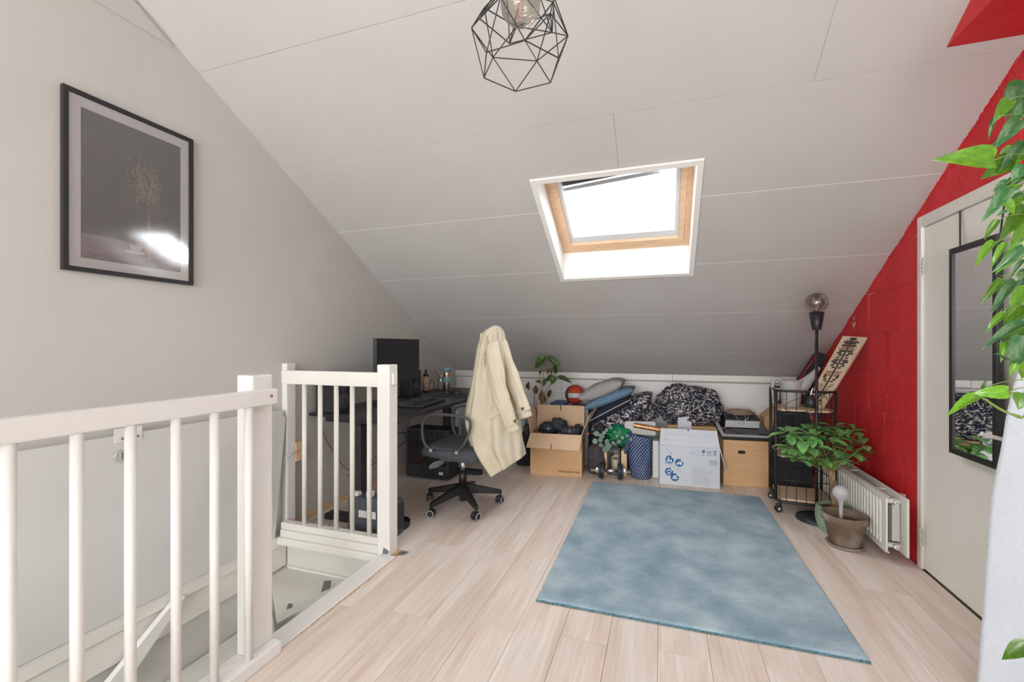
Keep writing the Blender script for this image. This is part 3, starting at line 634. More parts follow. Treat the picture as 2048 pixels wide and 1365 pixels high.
for i in range(5): t = i * 2 * PI / 5 + 0.5; V['t%d' % i] = topc + Vector((math.cos(t) * 0.045, math.sin(t) * 0.045, 0.03)); V['u%d' % i] = PC + Vector((math.cos(t + .4) * PRad * .86, math.sin(t + .4) * PRad * .86, PRad * .55))
E_ = 'Ba Bb ac bd cB dB cd ae eL em mn mh mk ek nb nR hR mi dm aL cL cg di dR iR iq cq gL gq bR Lg md hn'.split()
edges = [(x[0], x[1]) for x in E_]
up = ['u%d' % i for i in range(5)]
for i in range(5): edges += [('u%d' % i, 'u%d' % ((i + 1) % 5)), ('u%d' % i, 't%d' % i), ('t%d' % i, 't%d' % ((i + 1) % 5)), ('u%d' % i, 't%d' % ((i + 1) % 5))]
for k in ('L', 'R', 'g', 'i', 'h', 'k', 'q'):
    us = sorted(up, key=lambda q: (V[q] - V[k]).length)[:2]; edges += [(k, us[0]), (k, us[1])]
for a_, b2 in dict.fromkeys(tuple(sorted(e)) for e in edges):
    MB().cyl(V[a_], V[b2], 0.0017, n=6).build('wire', M_BLACK, PD, fix=False)
BC = at(1041, 10, 1.30)
prof = []
for i in range(61):
    t = i / 60 * PI * 0.92; r_ = 0.058; prof.append((math.sin(t) * r_ * (1 + 0.010 * math.sin(i * 1.3)), -math.cos(t) * r_))
prof[0] = (0.0005, prof[0][1])
bl = MB().lathe(prof, BC, 32).build('bulb', M_BULBGLASS, PD)
MB().tube([BC + Vector((0, 0, 0.05)), BC + Vector((-0.006, 0, 0.0)), BC + Vector((-0.006, 0, -0.035)), BC + Vector((0.006, 0, -0.035)), BC + Vector((0.006, 0, 0.0)), BC + Vector((0.001, 0, 0.05))], 0.0012, 5).cyl(BC + Vector((0, 0, 0.02)), BC + Vector((0, 0, 0.055)), 0.008, n=8).build('filament', mat('copper_filament', (0.6, 0.22, 0.10), 0.4), bl)
MB().cyl(BC + Vector((0, 0, 0.053)), BC + Vector((0, 0, 0.11)), 0.021, n=20).build('socket', M_BLACK, PD)
MB().cyl((BC.x, BC.y, BC.z + 0.11), (BC.x, BC.y, zs(BC.y) - 0.02), 0.003, n=8).build('cord', M_BLACK, PD)
MB().lathe([(0.0, -0.03), (0.045, -0.03), (0.05, -0.001), (0.0, -0.001)], (BC.x, BC.y, zs(BC.y) - 0.03), 24).build('canopy', M_BLACK, PD)

# ------------------------------------------------------------------ rug
rq = [(-0.567, 3.884), (0.716, 3.901), (0.740, 2.012), (-0.557, 2.004)]
def rugp(u, v):
    a = Vector(rq[3]).lerp(Vector(rq[2]), u); b2 = Vector(rq[0]).lerp(Vector(rq[1]), u); p = a.lerp(b2, v)
    e = min(u * 1.29, (1 - u) * 1.29, v * 1.88, (1 - v) * 1.88)
    z = 0.0175 * (1 - max(0, 1 - e / 0.012) ** 2 * 0.35) + 0.0016 * nz((p.x, p.y, 0), 60) + 0.0008 * nz((p.x, p.y, 0), 8)
    j = 0.0035 if e < 0.004 else 0.001
    return Vector((p.x + j * nz((p.x, p.y, 1), 90, 2), p.y + j * nz((p.x, p.y, 2), 90, 3), z))
RG = thing('rug', 'rectangular light blue pile rug on the laminate floor', 'rug', (0.08, 2.95, 0))
MB().grid(rugp, 190, 270).build('pile', M_RUG, RG, fix=False)
n_ = 300; vs = []; fs = []
loop = [rugp(i / 75, 0) for i in range(75)] + [rugp(1, i / 75) for i in range(75)] + [rugp(1 - i / 75, 1) for i in range(75)] + [rugp(0, 1 - i / 75) for i in range(75)]
for p in loop: vs += [p, Vector((p.x + 0.002 * nz(p, 80, 5), p.y - 0.002 * abs(nz(p, 90, 6)), 0.009)), Vector((p.x, p.y, 0.0012))]
for i in range(n_): a = 3 * i; c = 3 * ((i + 1) % n_); fs += [(a, c, c + 1, a + 1), (a + 1, c + 1, c + 2, a + 2)]
MB().add(vs, fs, True).build('edge', M_RUGE, RG, fix=False)

# ------------------------------------------------------------------ desk and what is on it
DK = thing('desk', 'black standing desk with rounded corner along the left wall', 'desk', (-1.95, 3.35, 0))
dx0, dx1, dy0, dy1 = XL + 0.006, -1.60, 2.475, 4.45; rr = 0.10
poly = [(dx0, dy0), (dx1 - rr, dy0)] + [(dx1 - rr + math.sin(t) * rr, dy0 + rr - math.cos(t) * rr) for t in [i * PI / 16 for i in range(1, 8)]] + [(dx1, dy0 + rr), (dx1, dy1 - rr)] + [(dx1 - rr + math.cos(t) * rr, dy1 - rr + math.sin(t) * rr) for t in [i * PI / 16 for i in range(1, 8)]] + [(dx1 - rr, dy1), (dx0, dy1)]
MB().prism([(x, y, 0.706) for x, y in poly], (0, 0, 0.022)).build('desktop', mat('black_laminate', (0.022, 0.024, 0.03), 0.35, col2=(0.03, 0.033, 0.04), vscale=25), DK)
for yc in (2.525, 3.80):
    MB().box(-1.962, -1.905, yc - 0.04, yc + 0.04, 0.035, 0.66, 0.008).build('leg', M_BLACKP, DK)
    MB().box(-1.955, -1.912, yc - 0.033, yc + 0.033, 0.655, 0.7055, 0.003).box(-2.20, -1.66, yc - 0.03, yc + 0.03, 0.672, 0.7055).build('bracket', M_BLACK, DK)
    ft = [(-2.20, yc - 0.042), (-1.615, yc - 0.042)] + [(-1.615 + math.sin(t) * 0.042, yc - math.cos(t) * 0.042) for t in [i * PI / 8 for i in range(1, 8)]] + [(-1.615, yc + 0.042), (-2.20, yc + 0.042)]
    MB().prism([(x, y, 0.006) for x, y in ft], (0, 0, 0.032)).build('foot', M_BLACKP, DK)
MB().box(-1.95, -1.92, 2.57, 3.76, 0.675, 0.7055).build('crossbar', M_BLACK, DK)
TT = 0.7283
# monitor
MO = thing('monitor', 'large black flat monitor standing on the black desk', 'monitor', (-2.03, 3.1, TT))
a = Vector((-1.972, 2.752, 0)); b2 = Vector((-2.012, 3.422, 0)); dv = (b2 - a).normalized(); nv = Vector((dv.y, -dv.x, 0))
Mm = basis(((a + b2) / 2) + Vector((0, 0, 1.0775)), dv, (0, 0, 1))           # x along, y up, z = dv x up
MB(Mm).box(-0.336, 0.336, -0.170, 0.170, -0.028, 0.0, 0.004).build('housing', M_BLACKP, MO)
MB(Mm).box(-0.328, 0.328, -0.156, 0.163, 0.0002, 0.0012).build('screen', mat('dark_screen', (0.016, 0.017, 0.021), 0.32), MO)
MB(Mm).box(-0.336, 0.336, -0.170, -0.158, 0.0004, 0.004, 0.001).build('bezel', M_BLACKG, MO)
MB(Mm).box(-0.03, 0.03, -0.33, -0.05, -0.075, -0.05, 0.004).box(-0.05, 0.05, -0.06, 0.06, -0.05, -0.0285).build('neck', M_BLACKP, MO)
MB(Mm).box(-0.13, 0.13, -0.3485, -0.335, -0.16, 0.06, 0.004).build('base', M_BLACKP, MO)
# keyboard
kc = Vector((-1.86, 3.13, TT + 0.001)); kd = Vector((-0.09, 1, 0)).normalized()
Mk = basis(kc, kd, Vector((0, 0, 1)).cross(kd))
KB = thing('keyboard', 'black keyboard with grey keys and wrist rest on the desk', 'keyboard', tuple(kc))
MB(Mk).box(-0.22, 0.22, -0.075, 0.075, 0, 0.018, 0.004).build('case', M_BLACKP, KB)
mb = MB(Mk)
for r_ in range(6):
    for c in range(19):
        if c in (15,): continue
        x = -0.205 + c * 0.0216; y = -0.058 + r_ * 0.0205; mb.box(x, x + 0.0178, y, y + 0.0172, 0.0182, 0.026 + r_ * 0.001)
o = mb.build('keys', mat('key_grey', (0.10, 0.105, 0.115), 0.5, col2=(0.03, 0.03, 0.035), vscale=30, contrast=(.45, .55)), KB, fix=False); o['kind'] = 'stuff'
MB(Mk).box(-0.22, 0.22, -0.155, -0.079, 0, 0.015, 0.006).build('wrist_rest', M_BLACKP, KB)
# mouse and pad
MP = tag(MB().box(-1.99, -1.64, 3.60, 3.93, TT + 0.0004, TT + 0.004, 0.0015).build('mouse_pad', mat('pad_slate', (0.03, 0.045, 0.06), 0.8)), 'dark slate mouse pad at the desk edge beside the coat', 'mouse pad')
MS = thing('computer_mouse', 'black ridged computer mouse on the dark pad', 'mouse', (-1.87, 3.85, TT + 0.0045))
MB().grid(lambda u, v: Vector((-1.87 + math.cos(2 * PI * u) * math.sin(PI / 2 * v + .02) * 0.062, 3.85 + math.sin(2 * PI * u) * math.sin(PI / 2 * v + .02) * 0.034, TT + 0.0048 + max(0, math.cos(PI / 2 * v)) * 0.038)), 20, 8, cu=True).build('body', M_BLACKP, MS)
MB().cyl((-1.895, 3.847, TT + 0.036), (-1.895, 3.853, TT + 0.036), 0.009, n=12).build('wheel', M_STEEL, MS)
# tumbler, bottle, glasses
def lathe_thing(name, label, cat, c, parts, group=None):
    t = thing(name, label, cat, c, group)
    for nm, m, prof in parts: MB().lathe(prof, c, 28).build(nm, m, t)
    return t
M_TEAL = mat('tumbler_teal', (0.19, 0.37, 0.42), 0.5)
M_COPPER = mat('tumbler_steel', (0.66, 0.52, 0.46), 0.25, metal=1.0)
c = (-2.085, 4.09, TT + 0.0004)
lathe_thing('travel_tumbler', 'steel travel tumbler with light blue lid and band', 'tumbler', c, [
    ('body', M_COPPER, [(0.0, 0), (0.034, 0), (0.036, 0.004), (0.0375, 0.09), (0.0385, 0.165), (0.042, 0.205), (0.0, 0.205)]),
    ('band', M_TEAL, [(0.0383, 0.088), (0.0405, 0.09), (0.0405, 0.140), (0.0388, 0.142)]),
    ('lid', M_TEAL, [(0.0425, 0.2055), (0.0445, 0.208), (0.0435, 0.232), (0.036, 0.238), (0.0, 0.238)])])
c = (-2.235, 3.93, TT + 0.0004)
lathe_thing('sauce_bottle', 'dark narrow-necked bottle with a salmon label behind the monitor', 'bottle', c, [
    ('body', M_BLACKG, [(0.0, 0), (0.027, 0), (0.029, 0.004), (0.029, 0.16), (0.022, 0.175), (0.011, 0.187), (0.0105, 0.225), (0.0, 0.226)]),
    ('label', mat('salmon_label', (0.60, 0.33, 0.22), 0.7, col2=(0.70, 0.55, 0.40), vscale=30), [(0.0293, 0.012), (0.0298, 0.012), (0.0298, 0.155), (0.0293, 0.155)])])
c = (-2.245, 4.06, TT + 0.0004)
lathe_thing('wine_glass', 'upturned clear glass on the desk beside the dark bottle', 'glass', c, [
    ('bowl', M_DRINKGLASS, [(0.031, 0.0), (0.034, 0.0), (0.038, 0.05), (0.033, 0.085), (0.010, 0.105), (0.008, 0.107)]), ('stem', M_DRINKGLASS, [(0.005, 0.106), (0.004, 0.12), (0.005, 0.165)]), ('foot', M_DRINKGLASS, [(0.004, 0.1655), (0.012, 0.168), (0.012, 0.170), (0.0, 0.172)])])
c = (-2.19, 4.17, TT + 0.0004)
jr = lathe_thing('glass_jar', 'clear ridged glass jar behind the travel tumbler', 'jar', c, [
    ('body', M_DRINKGLASS, [(0.0, 0.003), (0.042, 0.003), (0.048, 0.01), (0.048, 0.12), (0.043, 0.135), (0.046, 0.14), (0.046, 0.15)]), ('contents', mat('jar_contents', (0.50, 0.53, 0.44), 0.8, col2=(0.30, 0.32, 0.24), vscale=50), [(0.0, 0.006), (0.040, 0.006), (0.043, 0.05), (0.042, 0.095), (0.0, 0.10)])])
tag(MB().tube([(-2.19, 4.165, 0.835), (-2.20, 4.10, 0.90), (-2.212, 4.07, 0.928)], [0.004, 0.005, 0.009], 8).build('brush', M_TWIG), 'dark handled brush standing in the glass jar', 'brush')
# speakers
def speaker(label, x0, x1, y0, y1, z0, h, g='black desk speakers'):
    t = thing('speaker', label, 'speaker', ((x0 + x1) / 2, (y0 + y1) / 2, z0), g)
    MB().box(x0, x1, y0, y1, z0 + 0.0006, z0 + h, 0.006).build('cabinet', M_BLACKP, t)
    yc = (y0 + y1) / 2
    for zc, r_ in ((z0 + h * 0.32, (y1 - y0) * 0.36), (z0 + h * 0.74, (y1 - y0) * 0.2)):
        prof = [(r_, 0.0), (r_ * 1.02, 0.003), (r_ * 0.9, 0.004), (r_ * 0.45, -0.006 + 0.006), (r_ * 0.3, 0.005), (0.0, 0.007)]
        M = basis((x1 + 0.0005, yc, zc), (0, 1, 0), (0, 0, 1))
        MB(M).lathe(prof, (0, 0, 0), 24).build('driver', mat('driver_cone', (0.06, 0.065, 0.07), 0.35), t)
    return t
speaker('black desk speaker seen through the bars of the short railing', -2.29, -2.12, 2.50, 2.66, TT, 0.235)
speaker('black desk speaker half hidden behind the monitor', -2.30, -2.17, 3.56, 3.72, TT, 0.235)
# computer tower under the desk
PT = thing('computer_tower', 'black computer tower with mesh glass side under the desk', 'computer', (-1.98, 3.62, 0))
MB().box(-2.205, -1.775, 3.515, 3.715, 0.012, 0.028, 0.004).box(-2.205, -1.775, 3.515, 3.715, 0.43, 0.446, 0.004).box(-2.205, -2.185, 3.515, 3.715, 0.028, 0.43).box(-1.795, -1.775, 3.515, 3.715, 0.028, 0.43).box(-2.185, -1.795, 3.703, 3.715, 0.028, 0.43).box(-2.185, -1.795, 3.520, 3.702, 0.028, 0.125).build('case', M_BLACKP, PT)
MB().box(-2.12, -1.86, 3.68, 3.70, 0.16, 0.41).build('circuit_board', mat('board_dark', (0.03, 0.035, 0.04), 0.5, col2=(0.14, 0.13, 0.12), vscale=28, contrast=(.5, .6)), PT)
MB().box(-2.10, -1.86, 3.60, 3.678, 0.22, 0.26, 0.004).build('graphics_card', mat('card_grey', (0.06, 0.065, 0.075), 0.4), PT)
MB().cyl((-2.0, 3.64, 0.335), (-2.0, 3.679, 0.335), 0.045, n=20).build('fan', mat('fan_grey', (0.09, 0.095, 0.1), 0.4), PT)
MB().box(-2.16, -2.13, 3.60, 3.65, 0.126, 0.15).build('red_light', mat('red_plastic', (0.6, 0.01, 0.02), 0.5), PT, label='small red connector')
MB().box(-2.184, -1.796, 3.516, 3.519, 0.126, 0.429).build('side_glass', clear_glass('case_glass', (0.6, 0.6, 0.62), 0.08), PT)
for x, y in ((-2.17, 3.54), (-1.81, 3.54), (-2.17, 3.69), (-1.81, 3.69)): MB().cyl((x, y, 0.0005), (x, y, 0.0119), 0.013, n=12).build('foot', M_STEEL, PT)
tag(MB().box(-1.87, -1.83, 3.5135, 3.5145, 0.05, 0.075).build('sticker', mat('sticker_white', (0.7, 0.7, 0.7), 0.6)), 'small white sticker low on the computer tower', 'sticker')
SW = thing('subwoofer', 'black boxy subwoofer on the floor behind the office chair', 'speaker', (-1.75, 4.42, 0))
MB().box(-1.95, -1.62, 4.30, 4.60, 0.012, 0.50, 0.01).build('cabinet', M_BLACKP, SW)
MB(basis((-1.785, 4.299, 0.22), (1, 0, 0), (0, 0, 1))).lathe([(0.10, 0.0), (0.105, 0.004), (0.09, 0.003), (0.0, 0.004)], (0, 0, 0), 28).build('driver', mat('driver_cone', (0.06, 0.065, 0.07), 0.35), SW)
# carrying case behind the railing
CS = thing('carrying_case', 'grey diamond-textured carrying case on the floor behind the short railing', 'case', (-1.74, 2.42, 0))
MB().box(-1.915, -1.565, 2.372, 2.475, 0.004, 0.225, 0.012).build('body', mat('case_grey', (0.075, 0.085, 0.095), 0.5), CS)
mb = MB()
for i in range(17):
    for j in range(9):
        x = -1.893 + i * 0.0192 + (j % 2) * 0.0096; z = 0.022 + j * 0.0192
        mb.add([(x - .0085, 2.3718, z), (x, 2.3718, z - .0085), (x + .0085, 2.3718, z), (x, 2.3718, z + .0085), (x, 2.3675, z)], [(0, 1, 4), (1, 2, 4), (2, 3, 4), (3, 0, 4)])
o = mb.build('texture_studs', mat('case_grey', (0.075, 0.085, 0.095), 0.5), CS, fix=False); o['kind'] = 'stuff'
MB().box(-1.83, -1.70, 2.3655, 2.3672, 0.105, 0.15).build('sticker', mat('sticker_white', (0.7, 0.7, 0.7), 0.6), CS, label='white printed sticker')
for k_ in range(3): MB().box(-1.745, -1.735, 2.3648, 2.3654, 0.112 + k_ * 0.012, 0.119 + k_ * 0.012).build('print_mark', M_PRINTINK, CS)
MB().box(-1.925, -1.9155, 2.39, 2.46, 0.02, 0.05, 0.002).build('edge_guard', M_BLACKP, CS); MB().box(-1.5645, -1.555, 2.39, 2.46, 0.05, 0.20, 0.003).build('edge_guard', M_BLACKP, CS)
tag(MB().box(-1.90, -1.85, 2.385, 2.425, 0.2262, 0.250, 0.004).build('power_adapter', M_WHITE), 'white power adapter at the left end of the grey case', 'adapter')
tag(MB().box(-1.79, -1.755, 2.39, 2.43, 0.2262, 0.262, 0.004).build('power_adapter', M_WHITE), 'white plug adapter in the middle of the grey case', 'adapter')
tag(MB().lathe([(0.0, 0), (0.055, 0), (0.06, 0.01), (0.06, 0.04), (0.054, 0.046), (0.05, 0.02), (0.0, 0.015)], tuple(onZ(802, 1053, 0.0005)), 24).build('bowl', M_BLACKG), 'small black bowl on the floor past the corner post', 'bowl')
# cables
def cable(label, pts, r=0.003, m=M_BLACK, cat='cable', group=None):
    return tag(MB().tube(pts, r, 6, spl=8).build('cable', m), label, cat, group)
M_REDC = mat('red_cable', (0.35, 0.02, 0.02), 0.5); M_WC = mat('white_cable', (0.75, 0.74, 0.72), 0.5)
cable('thin red cable along the wall under the desk', [onX(641, 850, -2.318), onX(655, 885, -2.318), onX(675, 915, -2.318), onX(690, 937, -2.318), onX(712, 940, -2.318), onX(735, 930, -2.318), onX(760, 905, -2.318)], 0.0025, M_REDC)
cable('black cable hanging straight under the desk near the tower', [(-2.1, 3.05, 0.705), (-2.11, 3.06, 0.55), (-2.09, 3.05, 0.42), (-2.13, 3.1, 0.25), (-2.16, 3.2, 0.12), (-2.25, 3.3, 0.02)])
cable('black cable sweeping from the tower to the desk leg', [(-2.21, 3.6, 0.33), (-2.24, 3.45, 0.29), (-2.25, 3.2, 0.24), (-2.2, 2.9, 0.22), (-2.1, 2.6, 0.28)])
cable('black cable looping up from the tower to the desktop', [(-2.21, 3.62, 0.38), (-2.24, 3.5, 0.40), (-2.2, 3.3, 0.45), (-2.1, 3.3, 0.6), (-2.12, 3.35, 0.705)])
cable('black cable from the desktop behind the tower', [(-2.05, 3.36, 0.705), (-2.08, 3.4, 0.6), (-2.15, 3.48, 0.5), (-2.22, 3.5, 0.42), (-2.24, 3.6, 0.3)])
cable('black cable down beside the near desk leg', [(-2.0, 2.62, 0.705), (-2.02, 2.66, 0.5), (-1.99, 2.62, 0.3), (-2.03, 2.64, 0.1), (-2.0, 2.7, 0.008)])
cable('white cable coiled on the floor by the skirting', [onZ(668, 1042, .006), onZ(660, 1030, .006), onZ(672, 1018, .006), onZ(690, 1010, .006), onZ(694, 1005, .006), onZ(682, 1006, .006), onZ(664, 1018, .006), onZ(640, 1030, .006), onZ(622, 1045, .006)], 0.003, M_WC)
cable('white cable beside the skirting left of the tower', [onZ(795, 952, .006), onZ(808, 944, .006), onZ(820, 938, .006), (-2.28, 3.8, .006)], 0.003, M_WC)

# ------------------------------------------------------------------ office chair and coat
CC = Vector((-1.406, 3.016, 0))
OC = thing('office_chair', 'grey office chair on a black five-star base with white-rimmed casters', 'chair', tuple(CC))
hub = CC + Vector((0, 0, 0.125))
MB().cyl(CC + Vector((0, 0, 0.045)), CC + Vector((0, 0, 0.12)), 0.026, n=20).cyl(CC + Vector((0, 0, 0.09)), CC + Vector((0, 0, 0.165)), 0.045, 0.038, n=24).cyl(CC + Vector((0, 0, 0.165)), CC + Vector((0, 0, 0.27)), 0.030, n=20).build('column', M_BLACK, OC)
MB().cyl(CC + Vector((0, 0, 0.27)), CC + Vector((0, 0, 0.345)), 0.016, n=16).build('gas_piston', M_CHROME, OC)
M_RIM = mat('caster_rim', (0.62, 0.62, 0.62), 0.5)
for ang, ca in ((176, 20), (246, 100), (314, 160), (33, 170), (97, 60)):
    d = Vector((math.cos(R(ang)), math.sin(R(ang)), 0)); s_ = Vector((-d.y, d.x, 0)); e = CC + d * 0.295
    a = CC + d * 0.035
    def pt(p, w, z): return [p - s_ * w + Vector((0, 0, z)), p + s_ * w + Vector((0, 0, z))]
    q = pt(a, .022, .165) + pt(a, .026, .105) + pt(e, .010, .098) + pt(e, .012, .068)
    q2 = [q[0], q[1], q[3], q[2], q[4], q[5], q[7], q[6]]
    MB().add(q2, [(0, 3, 2, 1), (4, 5, 6, 7), (0, 1, 5, 4), (1, 2, 6, 5), (2, 3, 7, 6), (3, 0, 4, 7)]).build('base_arm', M_BLACK, OC)
    w = Vector((math.cos(R(ca)), math.sin(R(ca)), 0)); fwd = Vector((-w.y, w.x, 0)); c = e - d * 0.010 + fwd * 0.006
    cs = MB().cyl(e - d * .01 + Vector((0, 0, 0.05)), e - d * .01 + Vector((0, 0, 0.08)), 0.006, n=8).grid(lambda u, v: c + Vector((0, 0, 0.029)) + (fwd * math.cos(PI * u) + Vector((0, 0, 1)) * math.sin(PI * u)) * 0.0305 + w * (v - .5) * 0.026, 10, 2).build('caster', M_BLACKP, OC)
    for sg in (-1, 1):
        c1 = c + w * sg * 0.014 + Vector((0, 0, 0.0275)); c2 = c + w * sg * 0.025 + Vector((0, 0, 0.0275))
        MB().cyl(c1, c2, 0.027, n=24).build('wheel', M_BLACKP, cs)
        ri = MB()
        ri.grid(lambda u, v: c2 + (fwd * math.cos(2 * PI * u) + Vector((0, 0, 1)) * math.sin(2 * PI * u)) * (0.0215 + 0.0045 * v) + w * sg * (0.0018 * math.sin(PI * v) + .0002), 24, 3, cu=True).build('wheel_rim', M_RIM, cs)
def seatp(u, v, top):
    x = (u - .5) * 2; y = (v - .5) * 2
    sq = lambda a: math.copysign(abs(a) ** 0.8, a)
    X = CC.x - 0.02 + sq(x) * 0.235 * math.sqrt(1 - 0.22 * y * y); Y = CC.y + sq(y) * 0.235 * math.sqrt(1 - 0.18 * x * x)
    e = max(abs(x), abs(y)); ed = math.sqrt(max(0, 1 - e ** 6))
    z = 0.425 + 0.012 * math.sin(-x * 1.5) + (0.052 * ed * (1 + 0.15 * y * y) if top else -0.045 * ed)
    if top and x < -0.6: z -= 0.02 * (abs(x) - .6) * 2
    return Vector((X, Y, z))
M_SEAT = mat('grey_seat_fabric', (0.055, 0.062, 0.075), 0.9, col2=(0.08, 0.088, 0.105), vscale=60, bump=0.3, bscale=500)
MB().grid(lambda u, v: seatp(u, v, 1), 24, 24).grid(lambda u, v: seatp(u, v, 0), 24, 24).build('seat', M_SEAT, OC)
MB().box(CC.x - 0.14, CC.x + 0.13, CC.y - 0.09, CC.y + 0.09, 0.346, 0.376, 0.01).build('mechanism', mat('mech_grey', (0.10, 0.10, 0.11), 0.5), OC)
pd = [CC + Vector(v) for v in ((-0.12, -0.10, 0.355), (-0.17, -0.13, 0.345), (-0.20, -0.15, 0.32), (-0.19, -0.16, 0.30), (-0.14, -0.14, 0.31), (-0.10, -0.11, 0.34))]
MB().prism(pd, (0, 0.05, 0)).build('lever', mat('paddle_grey', (0.16, 0.165, 0.17), 0.35), OC)
for sg in (-1, 1):
    yy = CC.y + sg * 0.235
    loopp = [(CC.x - 0.14, yy - 0.02 * sg, 0.455), (CC.x - 0.185, yy, 0.50), (CC.x - 0.205, yy, 0.58), (CC.x - 0.195, yy, 0.66), (CC.x - 0.14, yy, 0.705), (CC.x - 0.04, yy, 0.712), (CC.x + 0.08, yy, 0.708), (CC.x + 0.15, yy, 0.69), (CC.x + 0.165, yy, 0.64), (CC.x + 0.13, yy, 0.54), (CC.x + 0.06, yy - 0.02 * sg, 0.455)]
    MB().tube(loopp, 0.0105, 10, spl=6).build('armrest', mat('arm_grey', (0.06, 0.063, 0.07), 0.4), OC)
    MB().tube([(CC.x - 0.14, yy - 0.02 * sg, 0.455), (CC.x + 0.06, yy - 0.02 * sg, 0.455)], 0.008, 8).build('arm_bar', M_BLACK, OC)
    for dx in (-0.14, 0.06): MB().cyl((CC.x + dx, yy - 0.02 * sg, 0.455), (CC.x + dx, yy + 0.000 * sg, 0.455), 0.013, n=12).build('bolt', M_STEEL, OC)
MB().tube([CC + Vector((0.10, 0, 0.36)), CC + Vector((0.21, 0, 0.375)), CC + Vector((0.262, 0, 0.47)), CC + Vector((0.265, 0, 0.70)), CC + Vector((0.262, 0, 1.10))], 0.018, 8, spl=5).build('back_support', M_BLACK, OC)
MB().grid(lambda u, v: Vector((CC.x + 0.235 - 0.03 * math.sin(PI * u), CC.y + (u - .5) * 0.26, 0.58 + v * 0.56)), 12, 10).build('backrest', mat('mesh_back', (0.03, 0.03, 0.035), 0.8), OC, solid=0.012)
MB().box(CC.x + 0.215, CC.x + 0.255, CC.y - 0.07, CC.y + 0.07, 1.18, 1.285, 0.015).build('headrest', M_SEAT, OC)

CO = thing('trench_coat', 'beige trench coat draped over the back of the office chair', 'coat', (-1.15, 3.03, 0.3))
YC = 3.03
Lp = [onY(x, y, YC) for x, y in ((980, 657), (969, 665), (958, 690), (951, 735), (943, 780), (934, 830), (937, 862), (951, 900), (985, 950))]
Rp = [onY(x, y, YC) for x, y in ((1003, 657), (1009, 667), (1014, 695), (1022, 740), (1030, 780), (1038, 825), (1043, 862), (1046, 890), (1048, 913))]
Ls = spline(Lp, 6); Rs = spline(Rp, 6); NC = len(Ls) - 1
hys = [0.075, 0.105, 0.13, 0.155, 0.17, 0.18, 0.185, 0.19, 0.17]
def hy(v): q = v * 8; k = min(int(q), 7); return hys[k] + (hys[k + 1] - hys[k]) * (q - k)
def coatp(u, v):
    q = v * NC; k = min(int(q), NC - 1); l = Ls[k].lerp(Ls[k + 1], q - k); r_ = Rs[k].lerp(Rs[k + 1], q - k)
    mid = (l + r_) / 2; hx = (r_ - l) / 2; hh = hy(v); sc = math.sqrt(max(0.15, 1 - (0.34 * hh / max(hx.length, .01)) ** 2))
    th = 2 * PI * u
    f = 1 + (0.05 + 0.11 * v) * math.sin(7 * th + 1.3 + 2.2 * v) + 0.06 * math.sin(13 * th + 5 * v) + 0.09 * nz((math.cos(th), math.sin(th), v * 2.5), 2.6, 4)
    p = mid + hx * math.cos(th) * sc * (1 + (f - 1) * .4) + Vector((0, hh * math.sin(th) * f, 0))
    return p
MB().grid(coatp, 110, 80, cu=True).build('body', M_COATF, CO, solid=0.004, fix=False)
top = (Lp[0] + Rp[0]) / 2
MB().grid(lambda u, v: top + Vector((math.cos(2 * PI * u) * 0.044 * v, math.sin(2 * PI * u) * 0.070 * v, 0.026 * math.sqrt(max(0, 1 - v * v)) - 0.006)), 24, 6, cu=True).build('hood_top', M_COATF, CO)
def sleeve(name_pts, rs, ph, nm='sleeve'):
    P = spline(name_pts, 8); m_ = len(P)
    def fn(u, v):
        q = v * (m_ - 1); k = min(int(q), m_ - 2); p = P[k].lerp(P[k + 1], q - k); d = (P[k + 1] - P[k]).normalized()
        a = d.cross(Vector((0, 1, 0))).normalized(); b_ = d.cross(a)
        q2 = v * (len(rs) - 1); j = min(int(q2), len(rs) - 2); r_ = rs[j] + (rs[j + 1] - rs[j]) * (q2 - j)
        th = 2 * PI * u; r_ *= 1 + 0.08 * math.sin(3 * th + 7 * v + ph) + 0.06 * math.sin(7 * th + 3 * v) + 0.16 * nz((math.cos(th), math.sin(th) + ph, v * 5), 1.8, 2)
        return p + a * math.cos(th) * r_ + b_ * math.sin(th) * r_ * 0.62
    return MB().grid(fn, 28, 44, cu=True).build(nm, M_COATF, CO, solid=0.004, fix=False)
s1 = [onY(984, 674, 2.985), onY(983, 692, 2.93), onY(989, 735, 2.86), onY(1000, 785, 2.82), onY(1013, 822, 2.81), onY(1027, 864, 2.81)]
s2 = [onY(1000, 672, 3.03), onY(1004, 690, 3.02), onY(1018, 735, 2.99), onY(1031, 775, 2.97), onY(1041, 802, 2.965), onY(1051, 836, 2.96)]
sl1 = sleeve(s1, [0.016, 0.050, 0.062, 0.056, 0.046, 0.040], 0.5); sl2 = sleeve(s2, [0.014, 0.040, 0.048, 0.046, 0.042, 0.046], 2.0)
for pts, sl, rr_, cpx in ((s1, sl1, 0.050, (1030, 843, 2.775)), (s2, sl2, 0.052, (1045, 818, 2.925))):
    d = (pts[-1] - pts[-2]).normalized(); a = d.cross(Vector((0, 1, 0))).normalized(); b_ = d.cross(a); c0 = pts[-1] - d * 0.065
    MB().grid(lambda u, v: c0 + d * 0.022 * v + a * math.cos(2 * PI * u) * rr_ + b_ * math.sin(2 * PI * u) * rr_ * .68, 24, 2, cu=True).build('cuff_strap', M_COATF, sl, solid=0.005, fix=False)
    bp = onY(*cpx); M = basis(bp, (1, 0, 0), (0, 0, 1))
    MB(M).cyl((0, 0, -0.002), (0, 0, 0.004), 0.011, n=16).build('button', M_BUTTON, sl)
MB().slab([onY(960, 667, 2.94), onY(972, 666, 2.92), onY(975, 684, 2.88), onY(969, 706, 2.88), onY(959, 690, 2.93)], 0.006).build('lapel', M_COATF, CO)
